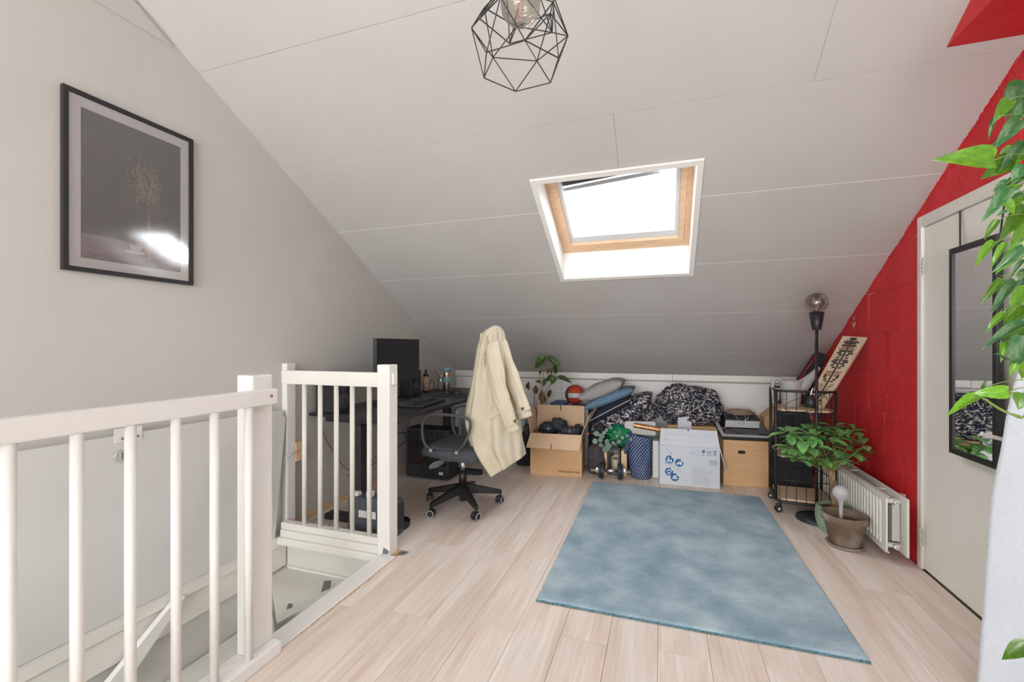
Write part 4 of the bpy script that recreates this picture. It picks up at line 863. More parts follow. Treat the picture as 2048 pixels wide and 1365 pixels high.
cp1 = [onY(x, y, 2.838) for x, y in ((976, 826), (1004, 806), (1008, 822), (978, 841))]
MB().slab(cp1, 0.007).build('pocket_flap', M_COATF, CO)

# ------------------------------------------------------------------ moving box by the coat
def rot_at(o, deg): return Matrix.Translation(Vector(o)) @ Matrix.Rotation(R(deg), 4, 'Z')
BX = thing('moving_box', 'open brown cardboard moving box with flaps up and dark gear inside', 'box', (-0.92, 4.15, 0))
Mb = rot_at((-1.159, 3.955, 0), 5.0); bw, bd, bh, th = 0.472, 0.335, 0.385, 0.006
MB(Mb).box(0, bw, 0, bd, 0.001, 0.008).box(0, bw, 0, th, 0.008, bh).box(0, bw, bd - th, bd, 0.008, bh).box(0, th, th, bd - th, 0.008, bh).box(bw - th, bw, th, bd - th, 0.008, bh).build('body', M_CARD, BX)
def flap(M, q, name='flap', m=M_CARDIN, parent=BX): return MB(M).slab(q, 0.005).build(name, m, parent)
MBX = Mb
flap(Mb, [(0.0, -0.002, bh), (bw, -0.002, bh), (bw - 0.012, -0.105, bh - 0.118), (-0.018, -0.105, bh - 0.112)])
flap(Mb, [(0.004, bd + 0.001, bh), (bw - .004, bd + 0.001, bh), (bw - 0.004, bd + 0.03, bh + 0.215), (0.002, bd + 0.03, bh + 0.215)])
flap(Mb, [(-0.002, 0.0, bh), (-0.002, bd, bh), (-0.03, bd - 0.005, bh + 0.20), (-0.035, 0.02, bh + 0.195)])
flap(Mb, [(bw + 0.002, 0.0, bh), (bw + 0.072, -0.01, bh + 0.19), (bw + 0.125, bd - 0.01, bh + 0.205), (bw + 0.002, bd, bh)])
MB(Mb).box(bw / 2 - 0.004, bw / 2 + 0.004, bd + 0.018, bd + 0.0205, bh + 0.15, bh + 0.213).build('tape_mark', M_PRINTINK, BX)
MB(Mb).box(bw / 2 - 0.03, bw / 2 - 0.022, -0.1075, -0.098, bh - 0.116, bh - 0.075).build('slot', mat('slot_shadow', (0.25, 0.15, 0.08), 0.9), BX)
text_mesh('VERHUISBOX MM', 0.026, basis(Mb @ Vector((0.355, -0.0012, 0.045)), Mb.to_3x3() @ Vector((1, 0, 0)), (0, 0, 1)), 'lettering', M_PRINTINK, BX)
for zz in (0.30, 0.265): MB(Mb).box(bw + 0.0002, bw + 0.0012, 0.10, 0.19, zz, zz + 0.02).build('hand_hole', M_PRINTINK, BX)
# gear in the box
def blob(c, sc, n=40, amp=0.12, fr=2.2, seed=1, flat=None, amp2=0.04):
    c = Vector(c)
    def fn(u, v):
        d = Vector((math.sin(PI * v) * math.cos(2 * PI * u), math.sin(PI * v) * math.sin(2 * PI * u), math.cos(PI * v)))
        k = 1 + amp * nz(d, fr, seed) + amp2 * nz(d, fr * 3.3, seed + 5)
        p = c + Vector((d.x * sc[0], d.y * sc[1], d.z * sc[2])) * k
        if flat is not None: p.z = max(p.z, flat)
        return p
    return MB().grid(fn, n, n // 2, cu=True)
GR = thing('sports_bag', 'dark padded sports bag lying in the open moving box', 'bag', (-0.93, 4.15, 0.2))
MB().box(-1.12, -0.74, 4.05, 4.28, 0.012, 0.33, 0.05).build('body', M_DKFAB, GR)
MB().tube([(-1.09, 4.10, 0.28), (-1.08, 4.09, 0.36), (-1.02, 4.09, 0.425), (-0.96, 4.10, 0.40), (-0.93, 4.11, 0.30)], 0.007, 8, spl=6).build('handle', M_BLACKG, GR)
HM = thing('black_helmet', 'glossy black round helmet in the left of the moving box', 'helmet', (-1.05, 4.12, 0.36))
blob((-1.04, 4.14, 0.40), (0.088, 0.075, 0.068), 30, 0.03, 1.5, 3).build('shell', mat('dark_teal_gloss', (0.015, 0.03, 0.038), 0.2), HM)
MB().grid(lambda u, v: Vector((-1.045 + math.cos(2 * PI * u) * (0.090 + .004 * v), 4.14 + math.sin(2 * PI * u) * (0.078 + .004 * v), 0.375 + 0.012 * v)), 24, 2, cu=True).build('rim', M_BLACKP, HM, solid=0.004)
PA = thing('padded_gear', 'grey and black strapped padded gear in the middle of the moving box', 'gear', (-0.90, 4.13, 0.36))
blob((-0.945, 4.17, 0.435), (0.085, 0.065, 0.07), 30, 0.25, 2.0, 8).build('pad', mat('pad_grey', (0.035, 0.037, 0.045), 0.7), PA)
MB().cyl((-0.90, 4.10, 0.392), (-0.735, 4.12, 0.388), 0.048, 0.043, 20).build('barrel', mat('gear_grey', (0.06, 0.065, 0.08), 0.45), PA)
for k in range(4): MB().cyl((-0.885 + k * 0.040, 4.102 + k * .005, 0.392), (-0.873 + k * 0.040, 4.1035 + k * .005, 0.392), 0.051, 0.051, 20).build('strap', M_BLACKP, PA)
tag(blob((-0.755, 4.2, 0.385), (0.045, 0.06, 0.06), 30, 0.35, 2.6, 12).build('black_pouch', M_DKFAB), 'crumpled black pouch at the right end of the moving box', 'pouch')
# waste bin with bottle between coat and box
WB = thing('waste_bin', 'black mesh waste bin between the coat and the moving box', 'bin', (-1.30, 4.28, 0))
MB().lathe([(0.0, 0.003), (0.085, 0.003), (0.105, 0.30), (0.108, 0.305), (0.103, 0.30), (0.083, 0.008), (0.0, 0.008)], (-1.31, 4.28, 0), 28).build('basket', M_BLACKP, WB)
lathe_thing('water_bottle', 'plastic bottle with teal cap standing in the waste bin', 'bottle', (-1.285, 4.26, 0.012), [
    ('body', mat('smoky_plastic', (0.10, 0.10, 0.13), 0.3), [(0.0, 0), (0.033, 0), (0.035, 0.01), (0.035, 0.36), (0.020, 0.40), (0.0, 0.40)]), ('cap', M_TEAL, [(0.024, 0.401), (0.026, 0.403), (0.026, 0.44), (0.0, 0.442)])])
# crate, game box, ball
SB = tag(MB().box(-1.06, -0.70, 4.43, 4.79, 0.002, 0.560, 0.01).build('storage_bin', mat('bin_grey', (0.35, 0.36, 0.38), 0.6)), 'grey storage bin behind the moving box', 'bin')
GB = thing('game_box', 'flat blue and white game box under the basketball', 'box', (-0.88, 4.58, 0.561))
MB().box(-1.09, -0.72, 4.42, 4.74, 0.561, 0.585, 0.002).build('base', mat('box_white', (0.62, 0.64, 0.68), 0.6, col2=(0.05, 0.10, 0.25), vscale=14, contrast=(.5, .55)), GB)
MB().box(-1.09, -0.93, 4.43, 4.72, 0.586, 0.604, 0.002).build('lid', mat('box_blue', (0.02, 0.08, 0.26), 0.5), GB)
BB = thing('basketball', 'grey and orange-red basketball with a white band', 'ball', (-0.855, 4.55, 0.686))
bc = Vector((-0.855, 4.55, 0.6875)); br = 0.1005
m, N, L, b = nodes_of('basketball_skin', 0.55)
tc = N.new('ShaderNodeTexCoord'); sx = N.new('ShaderNodeSeparateXYZ'); L.new(tc.outputs['Object'], sx.inputs[0])
def gt(sock, val):
    q = N.new('ShaderNodeMath'); q.operation = 'GREATER_THAN'; L.new(sock, q.inputs[0]); q.inputs[1].default_value = val; return q.outputs[0]
ab = N.new('ShaderNodeMath'); ab.operation = 'ABSOLUTE'; L.new(sx.outputs['Z'], ab.inputs[0])
m1 = N.new('ShaderNodeMix'); m1.data_type = 'RGBA'; L.new(gt(ab.outputs[0], 0.024), m1.inputs[0]); m1.inputs[6].default_value = (0.62, 0.60, 0.60, 1); m1.inputs[7].default_value = (0.50, 0.055, 0.02, 1)
m2 = N.new('ShaderNodeMix'); m2.data_type = 'RGBA'; L.new(gt(sx.outputs['X'], -0.052), m2.inputs[0]); m2.inputs[6].default_value = (0.10, 0.085, 0.11, 1); L.new(m1.outputs[2], m2.inputs[7]); L.new(m2.outputs[2], b.inputs['Base Color'])
MB().sphere(bc, br, 36).build('cover', m, BB)
for nrm, off in (((0, 0, 1), 0.026), ((0, 0, 1), -0.026), ((0.9, -0.2, 0.35), 0.0), ((-0.55, 0.2, 0.8), 0.055), ((0.55, -.2, 0.8), -0.055)):
    nn = Vector(nrm).normalized(); a = nn.orthogonal().normalized(); b_ = nn.cross(a); rr_ = math.sqrt(br ** 2 - off ** 2)
    MB().tube([bc + nn * off + (a * math.cos(t) + b_ * math.sin(t)) * rr_ for t in [i * 2 * PI / 40 for i in range(41)]], 0.0016, 5, cap=False).build('seam', M_BLACK, BB)

# ------------------------------------------------------------------ tall plant behind the moving box
PL = thing('potted_plant', 'tall half-wilted plant with dark spotted leaves behind the moving box', 'plant', (-1.165, 4.47, 0))
MB().lathe([(0.0, 0.002), (0.06, 0.002), (0.085, 0.19), (0.09, 0.20), (0.08, 0.195), (0.0, 0.18)], (-1.165, 4.47, 0), 24).build('pot', mat('white_ceramic', (0.7, 0.7, 0.68), 0.4), PL)
Yp = 4.38
P_ = lambda x, y, yy=Yp: onY(x, y, yy)
basep = Vector((-1.165, 4.47, 0.18))
for pts in ([(1083, 810), (1085, 770), (1088, 735), (1094, 713)], [(1085, 805), (1090, 785), (1102, 768), (1112, 753)], [(1069, 810), (1069, 790), (1066, 782), (1061, 776)], [(1082, 800), (1081, 770), (1080, 748)], [(1091, 812), (1095, 795), (1098, 782)], [(1072, 850), (1074, 820), (1072, 800)]):
    MB().tube([basep + Vector((random.uniform(-.02, .02), 0, 0)), basep.lerp(P_(*pts[0]), .6) + Vector((.01, 0, 0))] + [P_(*q) for q in pts], [0.007, 0.005, 0.0035, 0.003], 6, spl=4).build('stem', M_TWIG, PL)
for (bx, by, tx, ty, w, k, m) in ((1092, 713, 1067, 736, 17, 'lance', M_LEAF_D), (1095, 713, 1116, 731, 12, 'lance', M_LEAF_D), (1109, 726, 1112, 752, 7, 'lance', M_LEAF_D), (1114, 753, 1143, 763, 9, 'lance', M_LEAF_D), (1110, 752, 1102, 769, 13, 'lance', M_LEAF_D), (1108, 752, 1090, 762, 11, 'lance', M_LEAF_D), (1092, 757, 1086, 773, 8, 'lance', M_LEAF_D), (1084, 766, 1070, 761, 7, 'lance', M_LEAF_P), (1084, 742, 1077, 749, 5, 'lance', M_LEAF_D), (1100, 737, 1092, 750, 7, 'lance', M_LEAF_B), (1104, 736, 1102, 750, 5, 'lance', M_LEAF_B), (1058, 764, 1056, 784, 6, 'lance', M_LEAF_B), (1058, 764, 1050, 780, 4, 'lance', M_LEAF_B), (1072, 770, 1069, 790, 7, 'lance', M_LEAF_B), (1075, 775, 1073, 790, 5, 'lance', M_LEAF_B), (1085, 780, 1079, 808, 9, 'lance', M_LEAF_B), (1086, 785, 1083, 812, 10, 'lance', M_LEAF_B), (1090, 790, 1088, 808, 6, 'lance', M_LEAF_B), (1099, 782, 1096, 797, 8, 'lance', M_LEAF_D), (1097, 780, 1104, 788, 5, 'lance', M_LEAF_D)):
    put_leaf(PL, k, m, P_(bx, by), P_(tx, ty, Yp - 0.03 + 0.03 * ((bx * 7) % 3)), w * 0.0053, up=(0.2, -1, 0.5))

# ------------------------------------------------------------------ cushions and bedding
def cushion(name, label, cat, c, L_, D_, T_, ang, m, seed=1, yaw=0, pip=None, group=None, tilt=0, sag=0.0):
    M = Matrix.Translation(Vector(c)) @ Matrix.Rotation(R(yaw), 4, 'Z') @ Matrix.Rotation(-R(ang), 4, 'Y') @ Matrix.Rotation(R(tilt), 4, 'X')
    def f(u, v, s_):
        x = (u - .5) * 2; y = (v - .5) * 2
        t = (max(0, 1 - abs(x) ** 2.6) * max(0, 1 - abs(y) ** 2.6)) ** 0.42
        px = x * L_ / 2 * (1 - 0.07 * (1 - y * y)); py = y * D_ / 2 * (1 - 0.07 * (1 - x * x))
        z = s_ * T_ / 2 * t * (1 + 0.10 * nz((x, y, s_), 2.4, seed) + 0.05 * nz((x, y, s_), 6, seed)) - sag * x * x
        return Vector((px, py, z))
    t = thing(name, label, cat, tuple(c), group)
    MB(M).grid(lambda u, v: f(u, v, 1), 30, 26).grid(lambda u, v: f(u, v, -1), 30, 26).build('cover', m, t)
    if pip:
        pts = [M @ f(i / 20, 0, 1) for i in range(20)] + [M @ f(1, i / 20, 1) for i in range(20)] + [M @ f(1 - i / 20, 1, 1) for i in range(20)] + [M @ f(0, 1 - i / 20, 1) for i in range(20)]
        MB().tube(pts + [pts[0]], 0.004, 5, cap=False).build('piping', pip, t)
    return t
DB = tag(blob((-0.42, 4.53, 0.20), (0.27, 0.22, 0.24), 40, 0.15, 2, 4, flat=0.002).build('duffel_bag', M_DKFAB), 'black soft bag under the cushion pile', 'bag')
M_BLUEC = mat('blue_knit', (0.10, 0.19, 0.29), 0.9, col2=(0.17, 0.29, 0.40), vscale=45, bump=0.5, bscale=200)
M_NAVY = mat('navy_cloth', (0.012, 0.018, 0.035), 0.9)
cushion('cushion', 'black and white striped cushion on top of the pile', 'cushion', onY(1205, 779, 4.44), 0.45, 0.36, 0.15, 23, M_STRIPE, 3)
cushion('cushion', 'steel blue knitted cushion just under the striped one', 'cushion', onY(1221, 795, 4.44), 0.50, 0.38, 0.115, 23, M_BLUEC, 5)
cushion('cushion', 'dark navy cushion with white piping in the middle of the pile', 'cushion', onY(1222, 817, 4.44), 0.45, 0.38, 0.14, 30, M_NAVY, 7, pip=mat('white_piping', (0.6, 0.58, 0.56), 0.8))
cushion('bed_pillow', 'long bed pillow in black and white print at the bottom of the pile', 'pillow', onY(1246, 829, 4.46), 0.68, 0.42, 0.20, 34, M_DUVET, 9, sag=-0.02)
tag(blob(onY(1292, 823, 4.5), (0.13, 0.12, 0.085), 40, 0.35, 2.4, 21).build('folded_cloth', M_DUVET2), 'crumpled black and white printed cloth between pillow and bedding roll', 'cloth')
# bedding roll
dc = onY(1379, 811, 4.54)
def duvp(u, v):
    d = Vector((math.sin(PI * v) * math.cos(2 * PI * u), math.sin(PI * v) * math.sin(2 * PI * u), math.cos(PI * v)))
    sq = Vector((math.copysign(abs(d.x) ** 0.8, d.x), math.copysign(abs(d.y) ** 0.8, d.y), math.copysign(abs(d.z) ** 0.85, d.z)))
    sp = 0.045 * math.sin(3.4 * math.atan2(d.z, d.x + 0.2) + 9 * math.hypot(d.x + .2, d.z)) * (1 if d.y < 0.2 else 0)
    k = 1 + 0.13 * nz(d, 2.0, 31) + 0.07 * nz(d, 6.0, 32) + sp + 0.03 * nz(d, 13.0, 33)
    q = Vector((sq.x * 0.285, sq.y * 0.20, sq.z * 0.185 * (1 - 0.15 * d.x))) * k
    return Vector(dc) + q
DV = thing('bedding_roll', 'big bundled duvet in black and white print beside the wall', 'bedding', tuple(dc))
MB().grid(duvp, 130, 70, cu=True).build('bundle', M_DUVET, DV, fix=False)
for k, (xa, ya, xb, yb) in enumerate(((1315, 815, 1400, 790), (1340, 835, 1430, 812))):
    pts = [onY(xa + (xb - xa) * t / 6, ya + (yb - ya) * t / 6 - 10 * math.sin(PI * t / 6), 4.345 + 0.03 * abs(t - 3) / 3) for t in range(7)]
    MB().tube(pts, [0.004, 0.03, 0.035, 0.03, 0.004], 10, spl=5).build('fold', M_DUVET2, DV)
CB = tag(MB().box(0.04, 0.47, 4.38, 4.79, 0.002, 0.455, 0.003).build('cardboard_box', M_CARD), 'plain cardboard box under the bedding roll behind the white box', 'box')

# ------------------------------------------------------------------ things in front of the cushions
GP = tag(blob((-0.58, 4.20, 0.13), (0.095, 0.08, 0.16), 40, 0.22, 2, 14, flat=0.002).build('grey_bag', mat('charcoal_cloth', (0.055, 0.05, 0.052), 0.9, col2=(0.075, 0.07, 0.072), vscale=15)), 'slumped charcoal cloth bag beside the moving box', 'bag')
tag(blob((-0.56, 4.23, 0.40), (0.05, 0.05, 0.06), 24, 0.25, 2, 18).build('dark_pouch', M_DKFAB), 'small dark pouch wedged between box and pillow', 'pouch')
tag(blob(onY(1176, 868, 4.17), (0.014, 0.012, 0.011), 16, 0.2, 2, 19).build('orange_toy', mat('orange_plastic', (0.6, 0.16, 0.05), 0.5)), 'small orange toy by the right flap of the moving box', 'toy')
GBg = tag(blob(onY(1238, 872, 4.27), (0.12, 0.07, 0.10), 44, 0.25, 2.4, 25, amp2=0.14).build('green_plastic_bag', mat('green_film', (0.0, 0.16, 0.055), 0.22, col2=(0.01, 0.28, 0.12), vscale=14, bump=0.6, bscale=25)), 'shiny green plastic bag under the printed pillow', 'bag')
LD = tag(MB().prism([onY(x, y, 4.26) for x, y in ((1249, 868), (1249, 848), (1253, 843), (1308, 844), (1311, 847), (1311, 872))], (0, 0.02, 0)).build('plastic_lid', mat('pale_plastic', (0.60, 0.58, 0.57), 0.5)), 'pale rounded plastic lid standing behind the dotted bag', 'lid')
RL = thing('wrapping_roll', 'crinkled copper foil roll lying above the dotted bag', 'roll', (-0.1, 4.16, 0.42))
ra, rb = onY(1268, 851, 4.18), onY(1330, 862, 4.18)
dR = (rb - ra).normalized(); aR = dR.cross(Vector((0, 1, 0))).normalized(); bR = dR.cross(aR)
MB().grid(lambda u, v: ra + (rb - ra) * v + (aR * math.cos(2 * PI * u) + bR * math.sin(2 * PI * u)) * 0.021 * (1 + 0.12 * nz((math.cos(2 * PI * u) * 1, math.sin(2 * PI * u), v * 14), 1.5, 3)), 20, 60, cu=True).build('foil', mat('copper_foil', (0.72, 0.38, 0.19), 0.28, metal=1.0, bump=0.5, bscale=120), RL)
MB().cyl(ra - dR * 0.001, ra - dR * 0.003, 0.018, n=20).build('end', M_CARDIN, RL)
# crate, lantern, candle
WC = thing('wooden_crate', 'small pale wooden crate on its side behind the lantern', 'crate', (-0.42, 4.22, 0))
MB().box(-0.535, -0.485, 4.165, 4.33, 0.002, 0.222, 0.002).build('side_board', M_PINE, WC)
MB().box(-0.357, -0.308, 4.165, 4.33, 0.002, 0.235, 0.002).build('side_board', M_PINE, WC)
MB().box(-0.4845, -0.3575, 4.31, 4.33, 0.002, 0.215, 0.001).build('back_board', M_PINE, WC)
LN = thing('lantern', 'black metal lantern with a cream candle behind the dumbbell', 'lantern', (-0.41, 4.22, 0))
lx0, lx1, ly0, ly1 = -0.474, -0.366, 4.175, 4.29
for x in (lx0, lx1 - 0.014):
    for y in (ly0, ly1 - 0.014): MB().box(x, x + 0.014, y, y + 0.014, 0.012, 0.195).build('post', M_BLACK, LN)
MB().box(lx0, lx1, ly0, ly1, 0.0005, 0.012).build('base', M_BLACK, LN)
MB().box(lx0, lx1, ly0, ly0 + 0.01, 0.196, 0.206).box(lx0, lx1, ly0, ly0 + 0.01, 0.238, 0.250).box(lx0, lx0 + 0.008, ly0, ly0 + 0.01, 0.206, 0.238).box(lx1 - 0.008, lx1, ly0, ly0 + 0.01, 0.206, 0.238).box(lx0, lx1, ly1 - 0.01, ly1, 0.196, 0.25).box(lx0, lx0 + 0.01, ly0 + 0.01, ly1 - 0.01, 0.196, 0.25).box(lx1 - 0.01, lx1, ly0 + 0.01, ly1 - 0.01, 0.196, 0.25).box(lx0 + .02, lx1 - .02, ly0 + .02, ly1 - .02, 0.2505, 0.262).box(lx0 + .028, lx1 - .028, ly0 + .028, ly1 - .028, 0.262, 0.305).build('roof', M_BLACK, LN)
for k in range(4): MB().box(lx0 + 0.020 + k * 0.019, lx0 + 0.026 + k * 0.019, ly0 + 0.001, ly0 + 0.009, 0.2062, 0.2378).build('vent_bar', mat('vent_grey', (0.35, 0.36, 0.38), 0.5), LN)
for k in range(4): MB().box(lx0 + 0.034 + k * 0.011, lx0 + 0.038 + k * 0.011, ly0 + 0.0265, ly0 + 0.0278, 0.268, 0.30).build('roof_slot', mat('vent_grey', (0.35, 0.36, 0.38), 0.5), LN)
MB().box(lx0 + 0.0145, lx1 - 0.0145, ly0 + 0.003, ly0 + 0.006, 0.013, 0.194).build('pane', M_GLASS, LN)
CN = thing('candle', 'thick cream pillar candle inside the black lantern', 'candle', (-0.412, 4.235, 0.0125))
MB().lathe([(0.0, 0), (0.030, 0), (0.031, 0.003), (0.031, 0.12), (0.026, 0.125), (0.0, 0.118)], (-0.412, 4.235, 0.0125), 24).build('wax', mat('cream_wax', (0.72, 0.66, 0.45), 0.5), CN)
MB().cyl((-0.412, 4.235, 0.131), (-0.412, 4.235, 0.142), 0.0012, n=6).build('wick', M_PRINTINK, CN)
# eucalyptus
EU = thing('eucalyptus_branch', 'grey-green eucalyptus sprig with round leaves above the lantern', 'branch', tuple(onY(1232, 880, 4.16)))
st = [onY(1248, 885, 4.15), onY(1230, 878, 4.13), onY(1213, 884, 4.11), onY(1208, 900, 4.10)]; st2 = [onY(1230, 878, 4.13), onY(1215, 868, 4.12), onY(1192, 872, 4.11)]; st3 = [onY(1248, 885, 4.15), onY(1262, 876, 4.14), onY(1275, 868, 4.14)]
for q in (st, st2, st3): MB().tube(q, 0.0022, 5, spl=5).build('stem', M_STEM, EU)
for i, (x, y, r_) in enumerate(((1193, 868, 10), (1203, 873, 11), (1190, 883, 10), (1201, 881, 9), (1214, 884, 9), (1202, 891, 9), (1217, 892, 11), (1212, 899, 13), (1221, 856, 7), (1213, 861, 6), (1230, 865, 6), (1234, 873, 6), (1245, 876, 7), (1254, 872, 6), (1238, 884, 7), (1226, 886, 6), (1262, 880, 6), (1208, 866, 7))):
    c = onY(x, y, 4.09 + 0.012 * (i % 4)); a = random.uniform(0, 2 * PI); d = Vector((math.cos(a), -0.25 * math.sin(i), math.sin(a))).normalized() * (r_ * 0.0026)
    put_leaf(EU, 'round', M_LEAF_E, c - d, c + d, r_ * 0.0050, up=(0.2 * math.sin(i * 2), -1, 0.25 * math.cos(i * 3)))
# dumbbell
DBL = thing('dumbbell', 'chrome dumbbell with black weight plates at the rug corner', 'dumbbell', (-0.44, 4.05, 0))
da, db = Vector((-0.615, 4.035, 0.0705)), Vector((-0.27, 4.075, 0.0705)); dd = (db - da).normalized()
MB().cyl(da, db, 0.0125, n=16).build('bar', M_CHROME, DBL)
MB().cyl(da + dd * 0.125, da + dd * 0.235, 0.015, n=16).build('grip', mat('knurled_steel', (0.7, 0.7, 0.72), 0.4, metal=1.0), DBL)
for s0, r_, w in ((0.070, 0.062, 0.022), (0.093, 0.070, 0.024), (0.238, 0.070, 0.024), (0.263, 0.062, 0.022)):
    a = da + dd * s0
    MB().cyl(a, a + dd * w * .25, r_ * .93, r_, 32).cyl(a + dd * w * .25, a + dd * w * .75, r_, r_, 32, cap=False).cyl(a + dd * w * .75, a + dd * w, r_, r_ * .93, 32).build('weight_plate', mat('plate_black', (0.025, 0.032, 0.042), 0.5), DBL)
for s0 in (0.048, 0.288): 
    a = da + dd * s0; MB().cyl(a, a + dd * 0.018, 0.026, n=6, smooth=False).cyl(a + dd * 0.0, a + dd * 0.018, 0.019, n=16).build('collar', M_CHROME, DBL)
# dotted bag
m, N, L, b = nodes_of('navy_dots', 0.6)
M_NAVYBAG = mat('navy_bag', (0.015, 0.04, 0.13), 0.6, bump=0.3, bscale=30)
BG = thing('polka_dot_bag', 'navy shopping bag with white polka dots beside the dumbbell', 'bag', (-0.19, 4.17, 0))
qb = [onY(1254, 868, 4.12), onY(1303, 880, 4.12), onY(1300, 960, 4.12), onY(1262, 958, 4.12)]
qb[2].z = 0.004; qb[3].z = 0.004
def bagp(u, v):
    t = qb[0].lerp(qb[1], u); l = qb[3].lerp(qb[2], u); p = l.lerp(t, v); s = math.sin(PI * u)
    return Vector((p.x + 0.010 * (1 - abs(2 * u - 1)) * nz((u, v, 0), 3, 5) - 0.012 * math.sin(PI * v) * (1 - u), 4.165 - 0.05 * s ** .5 * (1 - 0.35 * v) + 0.008 * nz((u, v, 1), 5, 6), p.z))
def bagb(u, v):
    p = bagp(u, v); s = math.sin(PI * u); return Vector((p.x, 4.165 + 0.05 * s ** .5 * (1 - 0.55 * v), p.z))
MB().grid(bagp, 26, 30).grid(bagb, 26, 30).grid(lambda u, v: bagp(u, 0).lerp(bagb(u, 0), v), 26, 4).build('body', M_NAVYBAG, BG)
mb = MB(); 
for i in range(8):
    for j in range(22):
        u = (i + 0.5 + (j % 2) * 0.5) / 8.5; v = (j + 0.6) / 22.2
        if u > 0.97: continue
        c = bagp(u, v); n_ = (bagp(min(u + .02, 1), v) - bagp(max(u - .02, 0), v)).cross(bagp(u, min(v + .02, 1)) - bagp(u, v - .02)).normalized()
        if n_.y > 0: n_ = -n_
        a = n_.cross(Vector((0, 0, 1))).normalized(); e = n_.cross(a); r_ = 0.0042
        mb.add([c + n_ * 0.0012 + (a * math.cos(t) + e * math.sin(t)) * r_ for t in [k * PI / 4 for k in range(8)]], [tuple(range(8))])
o = mb.build('dots', mat('dot_white', (0.72, 0.76, 0.82), 0.6), BG, fix=False); o['kind'] = 'stuff'
MB().slab([onY(1254, 868, 4.108), onY(1262, 869, 4.105), onY(1257, 900, 4.09), onY(1248, 905, 4.09)], 0.003).build('strap', M_NAVYBAG, BG)
MB().slab([onY(1248, 905, 4.09), onY(1257, 900, 4.09), onY(1253, 906, 4.10), onY(1250, 910, 4.10)], 0.003).build('strap', M_NAVYBAG, BG)
# white pot with small plant
HP = thing('potted_plant', 'small leafy plant in a white pot beside the white printed box', 'plant', (-0.045, 4.28, 0))
MB().box(-0.085, -0.030, 4.20, 4.33, 0.002, 0.335, 0.008).build('pot', mat('white_ceramic', (0.7, 0.7, 0.68), 0.4), HP)
for i in range(14):
    a = random.uniform(0, 2 * PI); c = Vector((-0.058, 4.24, 0.34)); d = Vector((math.cos(a) * 0.6, math.sin(a) * .8, random.uniform(.4, 1))).normalized() * 0.045
    put_leaf(HP, 'oval', M_LEAF_F, c + d * .2, c + d, 0.024)
# white printed box
WBX = thing('printed_box', 'white cardboard box with blue round house-move icons', 'box', (0.21, 4.2, 0))
Mw = rot_at((-0.025, 4.047, 0), 0.8); w_, d_, h_ = 0.477, 0.30, 0.337
M_WBOX = mat('white_card', (0.62, 0.66, 0.72), 0.7, col2=(0.58, 0.62, 0.68), vscale=4)
MB(Mw).box(0, w_, 0, d_, 0.001, 0.008).box(0, w_, 0, th, 0.008, h_).box(0, w_, d_ - th, d_, 0.008, h_).box(0, th, th, d_ - th, 0.008, h_).box(w_ - th, w_, th, d_ - th, 0.008, h_).build('body', M_WBOX, WBX)
flap(Mw, [(0.0, 0.0, h_ + 0.0005), (w_, 0.0, h_ + 0.0005), (w_ - 0.018, 0.05, h_ + 0.135), (0.012, 0.05, h_ + 0.135)], m=M_WBOX, parent=WBX)
flap(Mw, [(w_ + 0.002, 0.0, h_), (w_ + 0.002, d_, h_), (w_ + 0.055, d_ - .01, h_ - 0.19), (w_ + 0.055, 0.01, h_ - 0.20)], m=M_WBOX, parent=WBX)
flap(Mw, [(0.155, d_ + .001, h_), (0.285, d_ + .001, h_), (0.275, d_ + 0.03, h_ + 0.235), (0.165, d_ + 0.03, h_ + 0.225)], m=M_WBOX, parent=WBX)
M_INK = mat('blue_ink', (0.02, 0.13, 0.32), 0.7); M_GINK = mat('grey_ink', (0.30, 0.33, 0.38), 0.7); M_WINK = mat('white_ink', (0.66, 0.70, 0.76), 0.7)
def Fp(px_, pz_): return ((px_ - 1319) / 121.0 * w_, (970 + (px_ - 1319) * 0.075 - pz_) / 80.5 * h_)
FRONT = basis(Mw @ Vector((0, -0.0006, 0)), Mw.to_3x3() @ Vector((1, 0, 0)), (0, 0, 1))   # x along, y up, z towards the room
def disc(mb, x, y, r_, z=0.0, n=24): mb.add([(x + math.cos(t) * r_, y + math.sin(t) * r_, z) for t in [k * 2 * PI / n for k in range(n)]], [tuple(range(n))])
def rect(mb, x0, x1, y0, y1, z=0.0): mb.add([(x0, y0, z), (x1, y0, z), (x1, y1, z), (x0, y1, z)], [(0, 1, 2, 3)])
